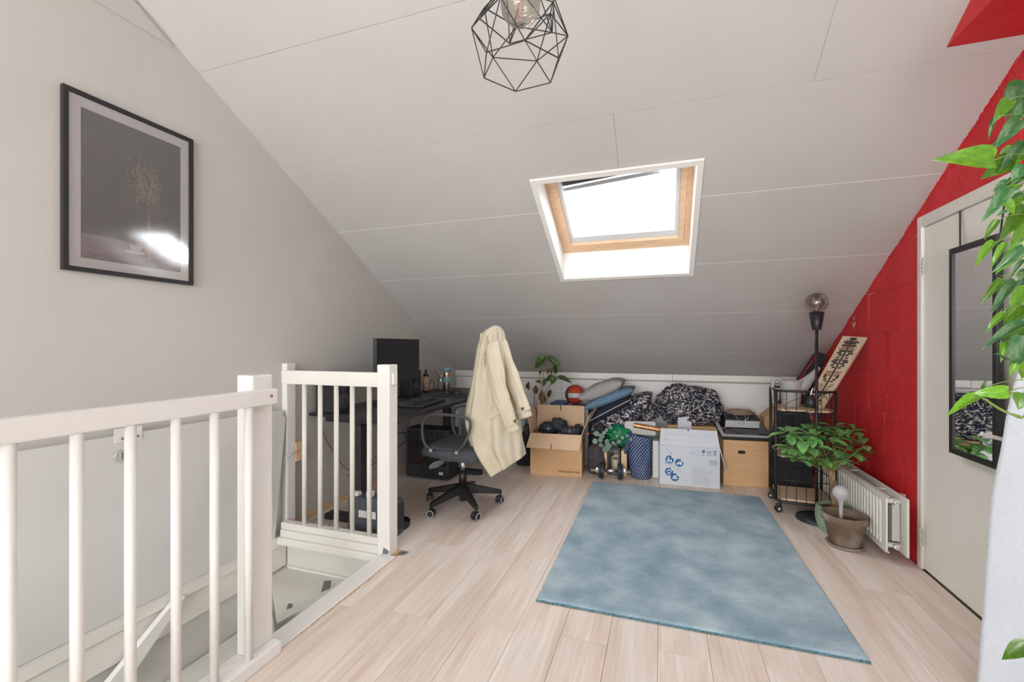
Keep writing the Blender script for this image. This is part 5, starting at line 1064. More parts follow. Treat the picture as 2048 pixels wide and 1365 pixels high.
for k, (px_, pz_) in enumerate(((1340, 920), (1359.5, 927), (1339, 945), (1350.5, 956.5))):
    x, y = Fp(px_, pz_); mb = MB(FRONT); disc(mb, x, y, 0.034); ic = mb.build('printed_icon', M_INK, WBX, fix=False)
    mb = MB(FRONT); z = 0.0004
    disc(mb, x + 0.024, y + 0.022, 0.010, z)
    if k == 0: mb.add([(x - .022, y + .006, z), (x + .002, y + .006, z), (x - .008, y + .024, z)], [(0, 1, 2)]); rect(mb, x - .020, x - .001, y - .022, y, z); rect(mb, x + .003, x + .018, y - .022, y, z)
    if k == 1: rect(mb, x - .004, x + .022, y - .012, y + .012, z); rect(mb, x - .020, x - .006, y - .012, y + .002, z); disc(mb, x - .012, y - .014, .005, z); disc(mb, x + .014, y - .014, .005, z)
    if k == 2: mb.add([(x - .024, y + .002, z), (x, y + .024, z), (x + .024, y + .002, z), (x + .018, y - .001, z), (x, y + .014, z), (x - .018, y - .001, z)], [(0, 5, 4, 1), (1, 4, 3, 2)]); rect(mb, x - .012, x + .012, y - .012, y - .005, z); rect(mb, x - .014, x + .014, y - .022, y - .016, z)
    if k == 3: mb.add([(x - .024, y - .014, z), (x + .024, y - .014, z), (x + .014, y + .002, z), (x - .014, y + .002, z)], [(0, 1, 2, 3)]); rect(mb, x - .013, x + .013, y + .004, y + .016, z)
    mb.build('icon_mark', M_WINK, ic, fix=False)
random.seed(4)
for (px_, pz_, r_) in ((1330, 899, 1), (1335, 898, 1.2), (1338, 903, 1.4), (1333, 906, .8), (1343, 907, 2), (1338, 908.5, 1), (1332.5, 927, 2), (1341, 931, 1.6), (1336, 929, 1), (1347, 929, 1.5), (1348, 935, 1.2), (1352, 937, 1), (1357, 941, 1.6), (1362, 943, 1.1), (1368, 944, 1.2), (1352, 943, .8), (1359, 937, .8), (1365, 958, 1.2), (1372, 963, 1.2), (1365, 963, .7), (1333, 931, .8), (1367, 951, .6)):
    mb = MB(FRONT); disc(mb, *Fp(px_, pz_), r_ * 0.0026, n=10); mb.build('printed_dot', M_INK, WBX, fix=False)
mb = MB(FRONT)
for q in range(5):
    x0_, y0_ = Fp(1381.5 + q * 11.0, 912 + q * 0.4); x1_, y1_ = x0_ + 0.036, y0_ + 0.056
    for r4 in ((x0_, x1_, y0_, y0_ + .0012), (x0_, x1_, y1_ - .0012, y1_), (x0_, x0_ + .0012, y0_, y1_), (x1_ - .0012, x1_, y0_, y1_)): rect(mb, *r4)
    xm, ym = (x0_ + x1_) / 2, (y0_ + y1_) / 2
    if q == 0:
        for k in range(5): rect(mb, x0_ + .005 + k * .0055, x0_ + .008 + k * .0055, ym - .008, ym + .002)
    if q == 1: disc(mb, xm, ym + .014, .004); rect(mb, xm - .008, xm + .008, ym - .008, ym - .006); rect(mb, xm - .008, xm + .008, ym - .016, ym - .014)
o = mb.build('handling_marks', M_GINK, WBX, fix=False)
mb = MB(FRONT)
x0_, y0_ = Fp(1403.5, 913); xm = x0_ + .018; mb.add([(xm - .013, y0_ + .048, 0), (xm + .013, y0_ + .048, 0), (xm + .010, y0_ + .032, 0), (xm, y0_ + .024, 0), (xm - .010, y0_ + .032, 0)], [(0, 1, 2, 3, 4)]); rect(mb, xm - .0015, xm + .0015, y0_ + .008, y0_ + .026); rect(mb, xm - .008, xm + .008, y0_ + .006, y0_ + .009)
x0_, y0_ = Fp(1414.5, 913.4); xm = x0_ + .018
for s_ in (-.008, .008): rect(mb, xm + s_ - .0022, xm + s_ + .0022, y0_ + .012, y0_ + .036); mb.add([(xm + s_ - .006, y0_ + .034, 0), (xm + s_ + .006, y0_ + .034, 0), (xm + s_, y0_ + .047, 0)], [(0, 1, 2)])
rect(mb, xm - .013, xm + .013, y0_ + .006, y0_ + .009)
x0_, y0_ = Fp(1425.5, 913.8); xm = x0_ + .018
for k in range(3): yk = y0_ + .008 + k * .015; mb.add([(xm - .014, yk + .002, 0), (xm, yk - .001, 0), (xm + .015, yk + .008, 0), (xm + .013, yk + .013, 0), (xm - .002, yk + .006, 0), (xm - .014, yk + .007, 0)], [(0, 1, 4, 5), (1, 2, 3, 4)])
mb.build('handling_symbols', M_INK, WBX, fix=False)
mb = MB(FRONT); x0_, y0_ = Fp(1419, 931.5)
x = 0.0
while x < 0.060: wv = random.choice((.0012, .0022, .003)); rect(mb, x0_ + x, x0_ + x + wv, y0_, y0_ + 0.044); x += wv + random.choice((.0012, .002, .0028))
mb.build('barcode', M_GINK, WBX, fix=False)
for k, txt in enumerate(('VERHUISDOOS', 'MOVING BOX', 'BOITE DE DEMENAGEMENT', 'UMZUGSKARTON BOX', 'CAJA DE MUDANZA', 'SCATOLA TRASLOCO', 'CAIXA DE MUDANCAS', 'PUDELKO DO PRZEPROWADZKI', 'STEHOVACI KRABICE', 'FLYTTKARTONG LADA')):
    x, y = Fp(1387, 936.5 + k * 3.6); wd = len(txt) * 0.0075
    text_mesh(txt, 0.0125, FRONT @ Matrix.Translation((x + wd / 2, y, 0)), 'lettering', M_GINK, WBX, depth=0.0)
FL2 = basis(Mw @ Vector((0.0, -0.0006 - 0.005, h_)), Mw.to_3x3() @ Vector((1, 0, 0)), Vector((0, 0.05, 0.135)))
mb = MB(FL2)
for r4 in ((0.04, 0.42, 0.045, 0.0465), (0.04, 0.42, 0.098, 0.0995), (0.04, 0.0415, 0.045, 0.0995), (0.4185, 0.42, 0.045, 0.0995)): rect(mb, *r4)
disc(mb, 0.055, 0.056, 0.006, n=12)
MB(FL2).add([(0.225, 0.1435, 0.0), (0.247, 0.1435, 0.0), (0.236, 0.131, 0.0)], [(0, 1, 2)]).build('notch', M_PRINTINK, WBX, fix=False)
mb.build('printed_outline', M_GINK, WBX, fix=False)

# ------------------------------------------------------------------ brown box with scanner
BR = thing('cardboard_box', 'sealed brown box with oval hand hole beside the trolley', 'box', (0.66, 4.35, 0))
Mr = rot_at((0.492, 4.168, 0), 5)
MB(Mr).box(0, 0.348, 0, 0.33, 0.001, 0.39, 0.003).build('body', M_CARD, BR)
hh = basis(Mr @ Vector((0.142, -0.0008, 0.292)), Mr.to_3x3() @ Vector((1, 0, 0)), (0, 0, 1))
ov = [(math.copysign(.017, math.cos(t)) + math.cos(t) * .013, math.sin(t) * .0135, 0) for t in [k * PI / 10 + .001 for k in range(20)]]
MB(hh).add(ov, [tuple(range(20))]).build('hand_hole', M_PRINTINK, BR, fix=False)
SN = thing('scanner', 'black flatbed scanner with silver bezel lying on the brown box', 'scanner', (0.68, 4.38, 0.392))
Ms = Matrix.Translation((0.475, 4.172, 0.394)) @ Matrix.Rotation(R(5), 4, 'Z') @ Matrix.Rotation(R(13), 4, 'X')
MB(Ms).box(0, 0.40, 0, 0.42, 0.0, 0.026, 0.005).build('body', M_BLACKP, SN)
MB(Ms).box(0.004, 0.396, 0.004, 0.044, 0.0262, 0.030, 0.001).box(0.004, 0.034, 0.044, 0.416, 0.0262, 0.030, 0.001).build('bezel', mat('silver_plastic', (0.55, 0.57, 0.60), 0.35), SN)
MB(Ms).box(0.035, 0.396, 0.0445, 0.416, 0.0262, 0.0285).build('glass_bed', mat('dark_glass', (0.03, 0.02, 0.03), 0.05), SN)
PRN = thing('photo_printer', 'small silver and black printer on top of the scanner', 'printer', (0.63, 4.45, 0.47))
MB(Ms).box(0.065, 0.345, 0.19, 0.37, 0.0302, 0.115, 0.006).build('body', M_BLACKP, PRN)
MB(Ms).box(0.068, 0.342, 0.186, 0.1898, 0.034, 0.098, 0.001).build('front_panel', mat('silver_plastic', (0.55, 0.57, 0.60), 0.35), PRN)
random.seed(31); M_BEIGEC = mat('beige_cable', (0.36, 0.27, 0.19), 0.6); M_GREYC = mat('grey_cable', (0.50, 0.48, 0.44), 0.6)
cbase = Ms @ Vector((0.20, 0.27, 0.120))
for k in range(9):
    a0 = random.uniform(0, 6.28); rx = random.uniform(.06, .12); ry = random.uniform(.04, .07); pts = []
    for i in range(15):
        t = a0 + i * 0.9; pts.append(cbase + Vector((math.cos(t) * rx * random.uniform(.8, 1.1), math.sin(t) * ry * random.uniform(.8, 1.1), 0.006 + k * 0.0045 + random.uniform(0, .006))))
    tag(MB().tube(pts, 0.0026, 5, spl=4).build('cable', M_BEIGEC), 'beige cable in the tangle of looped cables on the small printer', 'cable', 'tangled cables on the printer')
cable('grey cable hanging from the tangle across the printer front', [Ms @ Vector(v) for v in ((0.28, 0.30, 0.14), (0.24, 0.184, 0.118), (0.16, 0.180, 0.07), (0.06, 0.17, 0.036), (0.0, 0.13, 0.034), (-0.03, 0.11, 0.036))], 0.003, M_GREYC)
cable('thin grey cable drooping in a point over the printer front', [Ms @ Vector(v) for v in ((0.15, 0.25, 0.14), (0.165, 0.182, 0.115), (0.20, 0.181, 0.06), (0.225, 0.182, 0.115), (0.24, 0.25, 0.135))], 0.0018, M_GREYC)
cable('thin dark cable arching left above the printer', [Ms @ Vector(v) for v in ((0.03, 0.25, 0.04), (0.02, 0.25, 0.13), (0.07, 0.26, 0.19), (0.12, 0.27, 0.16), (0.10, 0.27, 0.13))], 0.0014, M_BEIGEC)
cable('thin dark cable arching right above the printer', [Ms @ Vector(v) for v in ((0.25, 0.28, 0.13), (0.33, 0.27, 0.13), (0.385, 0.26, 0.08), (0.36, 0.25, 0.05))], 0.0016, M_BEIGEC)
cable('thin looped cable standing up on the tangle', [Ms @ Vector(v) for v in ((0.14, 0.28, 0.13), (0.13, 0.28, 0.17), (0.17, 0.28, 0.18), (0.18, 0.28, 0.15), (0.16, 0.28, 0.13))], 0.0014, M_BEIGEC)

# ------------------------------------------------------------------ radiator
RD = thing('radiator', 'low white double panel radiator standing under the red wall', 'radiator', (1.2, 3.6, 0.06))
M_RAD = mat('radiator_enamel', (0.80, 0.79, 0.75), 0.35, col2=(0.74, 0.73, 0.68), vscale=5, spec=0.35)
ry0, ry1, rz0, rz1 = 2.965, 4.15, 0.062, 0.366
mb = MB()                                                    # fluted front panel
nF = 28; prof = []
for i in range(nF):
    y = ry0 + 0.03 + i * (ry1 - ry0 - 0.05) / nF; s_ = (ry1 - ry0 - 0.05) / nF
    prof += [(1.158, y), (1.158, y + s_ * .42), (1.170, y + s_ * .56), (1.170, y + s_ * .86)]
prof = [(1.158, ry0)] + prof + [(1.158, ry1)]
zz = [(rz0, 1.0), (rz0 + 0.030, 1.0), (rz0 + 0.046, 0.0), (rz1 - 0.046, 0.0), (rz1 - 0.030, 1.0), (rz1, 1.0)]
vs = [(x if fl < .5 else 1.158, y, z) for z, fl in zz for x, y in prof]; n_ = len(prof)
mb.add(vs, [(i * n_ + j, i * n_ + j + 1, (i + 1) * n_ + j + 1, (i + 1) * n_ + j) for i in range(len(zz) - 1) for j in range(n_ - 1)])
mb.build('front_panel', M_RAD, RD, fix=False)
MB().box(1.1585, 1.168, ry0, ry0 + 0.006, rz0, rz1).box(1.1585, 1.176, ry0, ry1, rz0 - 0.002, rz0 + 0.004).box(1.1585, 1.176, ry0, ry1, rz1 - 0.004, rz1 + 0.003).build('panel_edge', M_RAD, RD)
MB().box(1.240, 1.252, ry0 - 0.03, ry1, rz0 - 0.006, rz1 + 0.004, 0.003).build('rear_panel', M_RAD, RD)
MB().box(1.200, 1.236, ry0 + 0.035, ry1 - 0.03, rz0 + 0.055, rz1 - 0.05, 0.002).build('convector', mat('convector_grey', (0.60, 0.60, 0.58), 0.5), RD)
MB().box(1.185, 1.192, ry0 + 0.03, ry1 - 0.03, rz0 + 0.06, rz1 - 0.055).build('convector_fin', mat('fin_dark', (0.20, 0.20, 0.20), 0.5), RD)
for zc in (rz0 + 0.03, rz1 - 0.03):
    MB().cyl((1.172, ry0 + 0.04, zc), (1.2395, ry0 + 0.04, zc), 0.013, n=16).build('connector', M_RAD, RD)
    cc = MB().cyl((1.21, ry0 + 0.027, zc), (1.21, ry0 + 0.0, zc), 0.012, 0.011, 16).build('plug', M_WHITE, RD)
    MB().cyl((1.21, ry0 - 0.0005, zc), (1.21, ry0 - 0.004, zc), 0.005, n=6).build('plug_socket', mat('plug_dark', (0.3, 0.28, 0.25), 0.5), cc)
for i in range(3): MB().box(1.172, 1.2395, ry0 + 0.2 + i * 0.4, ry0 + 0.21 + i * 0.4, rz1 - 0.012, rz1 - 0.006).build('top_bracket', M_RAD, RD)
for y in (ry0 + .15, ry1 - .15): MB().box(1.252, XR - 0.0085, y, y + 0.02, rz0 + 0.02, rz1 - 0.02).build('wall_bracket', M_RAD, RD)

# ------------------------------------------------------------------ trolley
TR = thing('trolley', 'black wire trolley with curved sides and three pale wooden shelves', 'trolley', (0.96, 3.75, 0))
TP = [(0.80, 3.95), (0.772, 3.66), (0.80, 3.605), (0.98, 3.592), (1.105, 3.605), (1.145, 3.66), (1.145, 3.95)]
def ring(z, r_, name, close=True):
    P = [Vector((x, y, z)) for x, y in TP]; MB().tube(spl_round(P) if close else P, r_, 8, cap=not close).build(name, M_BLACK, TR)
def spl_round(P):
    out = []; n = len(P)
    for i in range(n):
        a, b_, c = P[i - 1], P[i], P[(i + 1) % n]
        d1 = (a - b_).normalized() * min(0.03, (a - b_).length / 2.1); d2 = (c - b_).normalized() * min(0.03, (c - b_).length / 2.1)
        for k in range(5): t = k / 4; out.append((b_ + d1) * (1 - t) ** 2 + b_ * 2 * t * (1 - t) + (b_ + d2) * t ** 2)
    return out + [out[0]]
ring(0.872, 0.0085, 'top_rail'); ring(0.085, 0.0085, 'bottom_rail')
for z in (0.56, 0.73 - 0.018, 0.395 - 0.012, 0.24): ring(z, 0.0028, 'wire_hoop')
for (x, y) in ((0.80, 3.945), (0.776, 3.65), (1.140, 3.65), (1.140, 3.945)):
    MB().cyl((x, y, 0.085), (x, y, 0.868), 0.0095, n=10).build('post', M_BLACK, TR)
wires = [(0.772 + 0.02, 3.62), (0.83, 3.603), (0.89, 3.598), (0.95, 3.594), (1.04, 3.597), (1.09, 3.603), (1.13, 3.63), (0.785, 3.75), (0.79, 3.85), (0.87, 3.95), (0.94, 3.95), (1.01, 3.95), (1.08, 3.95), (1.145, 3.75), (1.145, 3.85)]
for x, y in wires: MB().cyl((x, y, 0.088), (x, y, 0.868), 0.0022, n=6).build('wire', M_BLACK, TR)
inn = [(0.812, 3.94), (0.786, 3.665), (0.81, 3.618), (0.98, 3.604), (1.10, 3.616), (1.132, 3.668), (1.132, 3.94)]
for z in (0.728, 0.398, 0.094): MB().prism([(x, y, z) for x, y in inn], (0, 0, 0.013)).build('shelf', M_BIRCH, TR)
for (x, y, a) in ((0.815, 3.93, 40), (0.80, 3.64, 110), (1.12, 3.64, 60), (1.12, 3.93, 20)):
    w = Vector((math.cos(R(a)), math.sin(R(a)), 0)); f = Vector((-w.y, w.x, 0)); c = Vector((x, y, 0.0)) + f * 0.014
    cs = MB().cyl((x, y, 0.052), (x, y, 0.078), 0.009, n=10).tube([c + Vector((0, 0, .03)) - f * .02, c + Vector((0, 0, .056)) - f * .008, c + Vector((0, 0, .054)) + f * .012], 0.010, 8).build('caster', M_BLACK, TR)
    MB().cyl(c + w * -0.011 + Vector((0, 0, .0255)), c + w * 0.011 + Vector((0, 0, .0255)), 0.025, n=20).build('wheel', M_BLACKP, cs)
    MB().cyl(c - w * 0.0125 + Vector((0, 0, .0255)), c + w * 0.0125 + Vector((0, 0, .0255)), 0.009, n=14).build('hub', M_RIM, cs)
# watering can
WCN = thing('watering_can', 'matt grey watering can with long spout on the top shelf', 'watering can', (0.915, 3.78, 0.7415))
M_CAN = mat('can_grey', (0.38, 0.375, 0.37), 0.55)
cc_ = Vector((0.905, 3.80, 0.7415))
MB().lathe([(0.0, 0), (0.055, 0), (0.060, 0.004), (0.066, 0.08), (0.074, 0.17), (0.078, 0.195), (0.075, 0.195), (0.062, 0.08), (0.055, 0.01), (0.0, 0.008)], cc_, 32).build('body', M_CAN, WCN)
def spout(u, v):
    p = spline([cc_ + Vector((0.045, 0, 0.13)), cc_ + Vector((0.09, -0.004, 0.175)), cc_ + Vector((0.135, -0.01, 0.235)), cc_ + Vector((0.175, -0.015, 0.295))], 8); k = min(int(v * (len(p) - 1)), len(p) - 2); q = p[k].lerp(p[k + 1], v * (len(p) - 1) - k); d = (p[k + 1] - p[k]).normalized(); a = d.cross(Vector((0, 1, 0))).normalized()
    w = 0.050 * (1 - v) ** 1.2 + 0.010; w2 = 0.040 * (1 - v) + 0.010; th = 2 * PI * u
    return q + a * math.cos(th) * w + Vector((0, 1, 0)) * math.sin(th) * w2
MB().grid(spout, 20, 24, cu=True).build('spout', M_CAN, WCN, solid=0.003)
hp = [cc_ + Vector(v) for v in ((-0.055, 0, 0.185), (-0.085, 0, 0.205), (-0.112, 0, 0.195), (-0.12, 0, 0.15), (-0.118, 0, 0.09), (-0.116, 0, 0.045))]
MB().tube(hp, [0.016, 0.014, 0.013, 0.012, 0.010, 0.008], 10, spl=6).build('handle', M_CAN, WCN)
# carved board leaning on the red wall
CBD = thing('carved_board', 'pale wooden board with dark stepped carving leaning against the red wall', 'board', (1.04, 3.74, 0.7415))
q0, q1, q2, q3 = Vector((0.985, 3.80, 0.7435)), Vector((1.075, 3.70, 0.7435)), Vector((1.304, 3.60, 1.250)), Vector((1.205, 3.72, 1.262))
nrm = (q1 - q0).cross(q3 - q0).normalized()
if nrm.y > 0: nrm = -nrm
MB().prism([q0, q1, q2, q3], -nrm * 0.014).build('plank', mat('pale_pine', (0.60, 0.49, 0.36), 0.55, col2=(0.52, 0.39, 0.26), vscale=5, stretch=(6, 6, 1)), CBD)
def bq(u, v): return (q0.lerp(q1, u)).lerp(q3.lerp(q2, u), v)
M_CARVE = mat('carved_dark', (0.045, 0.032, 0.028), 0.7); M_CARVE2 = mat('carved_brown', (0.30, 0.16, 0.10), 0.7)
def bar(u0, u1, v0, v1, h, m):
    o = MB().prism([bq(u0, v0) + nrm * .0003, bq(u1, v0) + nrm * .0003, bq(u1, v1) + nrm * .0003, bq(u0, v1) + nrm * .0003], nrm * h).build('carving', m, CBD)
bar(0.47, 0.53, 0.02, 0.985, 0.0045, M_CARVE)
for v0, v1, hw, inner in ((.955, .985, .13, 0), (.935, .953, .24, 0), (.915, .933, .32, 0), (.895, .912, .22, 0), (.868, .888, .30, 0), (.842, .864, .26, 0), (.818, .838, .34, .05), (.79, .814, .28, .03), (.762, .785, .34, .12), (.738, .758, .22, .05), (.705, .722, .26, .1), (.672, .69, .30, .04), (.645, .668, .36, .10), (.62, .64, .26, .04), (.592, .612, .30, .14), (.565, .585, .20, .05), (.51, .525, .36, .02), (.485, .505, .30, .06), (.43, .478, .34, .20), (.455, .475, .18, .05), (.40, .422, .28, .12), (.375, .39, .22, .06), (.33, .345, .32, .16), (.30, .322, .26, .10), (.27, .285, .2, .08), (.225, .245, .30, .14), (.195, .215, .24, .08), (.15, .175, .28, .12), (.10, .125, .22, .06), (.06, .085, .3, .1)):
    m_ = M_CARVE2 if (int(v0 * 100) % 3 == 0) else M_CARVE
    bar(0.5 - hw, 0.47 - inner, v0, v1, 0.004, m_); bar(0.53 + inner, 0.5 + hw, v0, v1, 0.004, m_)
# gig bag and box behind the trolley
GG = thing('guitar_bag', 'black padded guitar bag with red edge leaning in the corner behind the trolley', 'bag', (1.0, 4.3, 0))
gp = [(0.875, 4.22, 0.004), (1.13, 4.15, 0.004), (1.15, 4.17, 0.25), (1.12, 4.2, 0.40), (1.15, 4.2, 0.55), (1.12, 4.23, 0.72), (1.18, 4.22, 0.86), (1.25, 4.19, 1.12), (1.20, 4.21, 1.14), (1.10, 4.24, 0.95), (1.00, 4.27, 0.80), (0.92, 4.27, 0.68), (0.905, 4.26, 0.50), (0.875, 4.24, 0.28)]
MB().prism(gp, (0.0, 0.10, 0)).build('body', M_DKFAB, GG)
MB().tube([Vector(p) + Vector((-0.003, -0.003, 0.003)) for p in (gp[8], gp[9], gp[10], gp[11], gp[12])], 0.006, 6).build('piping', mat('red_piping', (0.35, 0.015, 0.03), 0.6), GG)
MB().tube([(0.95, 4.20, 0.06), (0.97, 4.19, 0.17), (1.04, 4.18, 0.22), (1.10, 4.155, 0.18)], 0.006, 6, spl=5).build('strap', M_BLACKP, GG)
CB3 = tag(MB().prism([(0.865, 4.50, 0.002), (1.10, 4.50, 0.002), (1.10, 4.50, 0.44), (0.99, 4.50, 0.66), (0.865, 4.50, 0.54)], (0, 0.22, 0)).build('cardboard_box', M_CARD), 'half-open cardboard box behind the trolley and guitar bag', 'box')
# floor lamp
FLp = thing('floor_lamp', 'black floor lamp with smoked globe bulb and small reading spot', 'lamp', (0.998, 3.548, 0))
lx, ly = 0.998, 3.548
MB().lathe([(0.0, 0.001), (0.122, 0.001), (0.125, 0.006), (0.118, 0.022), (0.10, 0.030), (0.0, 0.032)], (lx, ly, 0), 36).build('base', M_BLACKP, FLp)
MB().cyl((lx, ly, 0.031), (lx, ly, 1.30), 0.0095, n=12).build('pole', M_BLACK, FLp)
MB().lathe([(0.0, 1.302), (0.024, 1.302), (0.027, 1.306), (0.045, 1.422), (0.042, 1.422), (0.024, 1.31), (0.0, 1.31)], (lx, ly, 0), 28).build('socket_cone', M_BLACK, FLp)
bgc = Vector((lx, ly, 1.488)); BRr = 0.066
MB().grid(lambda u, v: bgc + Vector((math.cos(2 * PI * u) * math.sin(PI * v) * BRr, math.sin(2 * PI * u) * math.sin(PI * v) * BRr, math.cos(PI * v) * BRr)), 32, 18, cu=True).build('bulb', M_SMOKE, FLp)
MB().cyl((lx, ly, 1.42), (lx, ly, 1.455), 0.012, n=12).tube([(lx, ly, 1.455), (lx - .02, ly, 1.49), (lx - .018, ly, 1.52), (lx, ly, 1.50), (lx + .018, ly, 1.525), (lx + .02, ly, 1.49), (lx, ly, 1.455)], 0.0022, 6, spl=4).build('filament', mat('bulb_filament', (0.75, 0.72, 0.66), 0.25, metal=0.6), FLp)
MB().tube([(lx - 0.008, ly - 0.008, 1.0), (lx - 0.03, ly - 0.02, 0.96), (lx - 0.05, ly - 0.03, 0.90), (lx - 0.02, ly - 0.02, 0.905)][:0] or [(lx - 0.002, ly - 0.012, 0.89), (lx - 0.015, ly - 0.03, 0.905), (lx - 0.035, ly - 0.04, 0.90), (lx - 0.046, ly - 0.043, 0.865), (lx - 0.048, ly - 0.045, 0.845)], 0.0055, 8, spl=5).build('reading_arm', M_STEEL, FLp)
MB(Matrix.Translation((lx - 0.052, ly - 0.046, 0.775)) @ Matrix.Rotation(R(8), 4, 'Y')).lathe([(0.040, 0.0), (0.038, 0.0), (0.012, 0.080), (0.0, 0.084), (0.0, 0.086), (0.014, 0.084), (0.040, 0.0)], (0, 0, 0), 24).build('reading_shade', M_BLACK, FLp)
MB().tube([(lx - 0.045, ly - 0.05, 0.86), (lx - 0.13, ly - 0.045, 0.83), (lx - 0.20, ly - 0.04, 0.78), (lx - 0.18, ly - 0.045, 0.745), (lx - 0.08, ly - 0.05, 0.745), (lx - 0.01, ly - 0.045, 0.76), (lx - 0.02, ly - 0.045, 0.70), (lx - 0.01, ly - 0.05, 0.63)], 0.002, 6, spl=6).build('cord', M_BLACK, FLp)
MB().tube([(lx + 0.005, ly - 0.02, 0.87), (lx + 0.05, ly - 0.03, 0.84), (lx + 0.075, ly - 0.03, 0.76), (lx + 0.085, ly - 0.03, 0.70), (lx + 0.07, ly - 0.02, 0.60)], 0.002, 6, spl=6).build('cord', M_BLACK, FLp)
MB().tube([(lx - 0.003, ly - 0.014, 1.30), (lx - 0.014, ly - 0.014, 1.2), (lx - 0.008, ly - 0.014, 1.1), (lx - 0.011, ly - 0.014, 1.0), (lx - 0.004, ly - 0.014, 0.90)], 0.003, 6, spl=5).build('cord', M_BLACK, FLp)

# ------------------------------------------------------------------ umbrella plant in green pot
PN = thing('umbrella_plant', 'leafy umbrella plant with twisted trunk in a ribbed sage green pot', 'plant', (1.065, 3.43, 0))
pc = Vector((1.065, 3.40, 0))
mat('sage_glaze', (0.27, 0.37, 0.28), 0.4, col2=(0.36, 0.46, 0.35), vscale=12)
prof = [(0.0, 0.001), (0.078, 0.001)]
for i in range(36):
    t = i / 35; r_ = 0.086 + 0.029 * math.sin(PI * (0.12 + 0.62 * t)) + 0.0022 * math.sin(i * 2.1); prof.append((r_, 0.003 + 0.152 * t))
prof += [(0.096, 0.156), (0.094, 0.13), (0.0, 0.128)]
MB().lathe(prof, pc, 40).build('pot', MATS['sage_glaze'], PN)
MB().lathe([(0.0, 0.1365), (0.06, 0.138), (0.0935, 0.134)], pc, 24).build('soil', M_SOIL, PN)
tt = at(1663, 940, 2.93)
for k in range(3):
    pts = []
    for i in range(10):
        t = i / 9; a = 2 * PI * (k / 3 + t * 1.4); c = pc.lerp(tt, t) ; c.z = 0.13 + (tt.z - 0.13) * t; pts.append(c + Vector((math.cos(a), math.sin(a), 0)) * (0.013 * (1 - .25 * t)))
    MB().tube(pts, [0.013, 0.011, 0.010], 8, spl=3).build('trunk', M_TRUNK, PN)
whorls = [(1574, 866, 2.92), (1597, 878, 2.88), (1608, 858, 3.02), (1622, 893, 2.84), (1640, 862, 2.98), (1654, 880, 2.86), (1668, 853, 3.0), (1674, 873, 2.9), (1690, 868, 3.04), (1712, 862, 2.94), (1727, 890, 2.86), (1700, 905, 2.92), (1640, 915, 2.86), (1672, 920, 2.84), (1598, 918, 2.90), (1740, 908, 2.92), (1584, 895, 3.0), (1622, 870, 2.9), (1655, 900, 3.04)]
random.seed(17)
for (x, y, t) in whorls:
    c = at(x, y, t)
    mid = tt.lerp(c, 0.5) + Vector((0, 0, -0.02 + random.uniform(-.01, .02)))
    MB().tube([tt + Vector((0, 0, -0.01)), mid, c + Vector((0, 0, -0.012))], [0.005, 0.0035, 0.0022], 6, spl=5).build('branch', M_TWIG if random.random() < .6 else M_STEM, PN)
    nl = random.choice((8, 9, 10)); a0 = random.uniform(0, 2 * PI)
    for k in range(nl):
        a = a0 + 2 * PI * k / nl + random.uniform(-.25, .25); el = random.uniform(-0.55, 0.5)
        d = Vector((math.cos(a), math.sin(a) * 0.8, el)).normalized(); ln = random.uniform(0.075, 0.115)
        tip = c + d * (ln + 0.014); bs = c + d * 0.014
        if tip.x > 1.28: continue
        put_leaf(PN, 'oval', M_LEAF_F, bs, tip, ln * random.uniform(0.48, 0.62))
# terracotta pot, saucer and watering globe
bp_ = Vector((1.03, 3.15, 0))
M_TERRA = mat('weathered_terracotta', (0.16, 0.11, 0.075), 0.85, col2=(0.34, 0.29, 0.24), vscale=7, contrast=(0.42, 0.72), bump=0.3, bscale=60)
SAU = tag(MB().lathe([(0.0, 0.001), (0.084, 0.001), (0.097, 0.018), (0.094, 0.020), (0.082, 0.007), (0.0, 0.006)], bp_, 40).build('saucer', mat('clay_saucer', (0.26, 0.19, 0.15), 0.85, col2=(0.34, 0.27, 0.22), vscale=12)), 'round clay saucer under the weathered terracotta pot', 'saucer')
TPt = thing('terracotta_pot', 'weathered brown terracotta pot with empty soil in front of the green pot', 'pot', (1.03, 3.15, 0.007))
MB().lathe([(0.0, 0.0075), (0.070, 0.0075), (0.074, 0.012), (0.105, 0.148), (0.113, 0.150), (0.118, 0.155), (0.121, 0.188), (0.118, 0.193), (0.110, 0.193), (0.106, 0.186), (0.100, 0.14), (0.0, 0.135)], bp_, 44).build('body', M_TERRA, TPt)
MB().lathe([(0.0, 0.152), (0.05, 0.150), (0.100, 0.147)], bp_, 30).build('soil', M_SOIL, TPt)
WG = thing('watering_globe', 'clear plastic watering globe pushed into the terracotta pot', 'watering globe', (0.985, 3.11, 0.16))
gc = at(1682, 986, 2.62)
M_PLAST = mat('frosted_plastic', (0.72, 0.71, 0.74), 0.25, trans=0.45, ior=1.25)
MB().lathe([(0.0, 0.044), (0.018, 0.040), (0.034, 0.028), (0.043, 0.006), (0.042, -0.012), (0.033, -0.030), (0.018, -0.044), (0.011, -0.062), (0.0095, -0.10), (0.0095, -0.165), (0.0, -0.168)], gc, 28).build('bulb', M_PLAST, WG)
MB().lathe([(0.0425, 0.000), (0.0445, -0.001), (0.0425, -0.004)], gc, 28).build('seam', M_PLAST, WG)

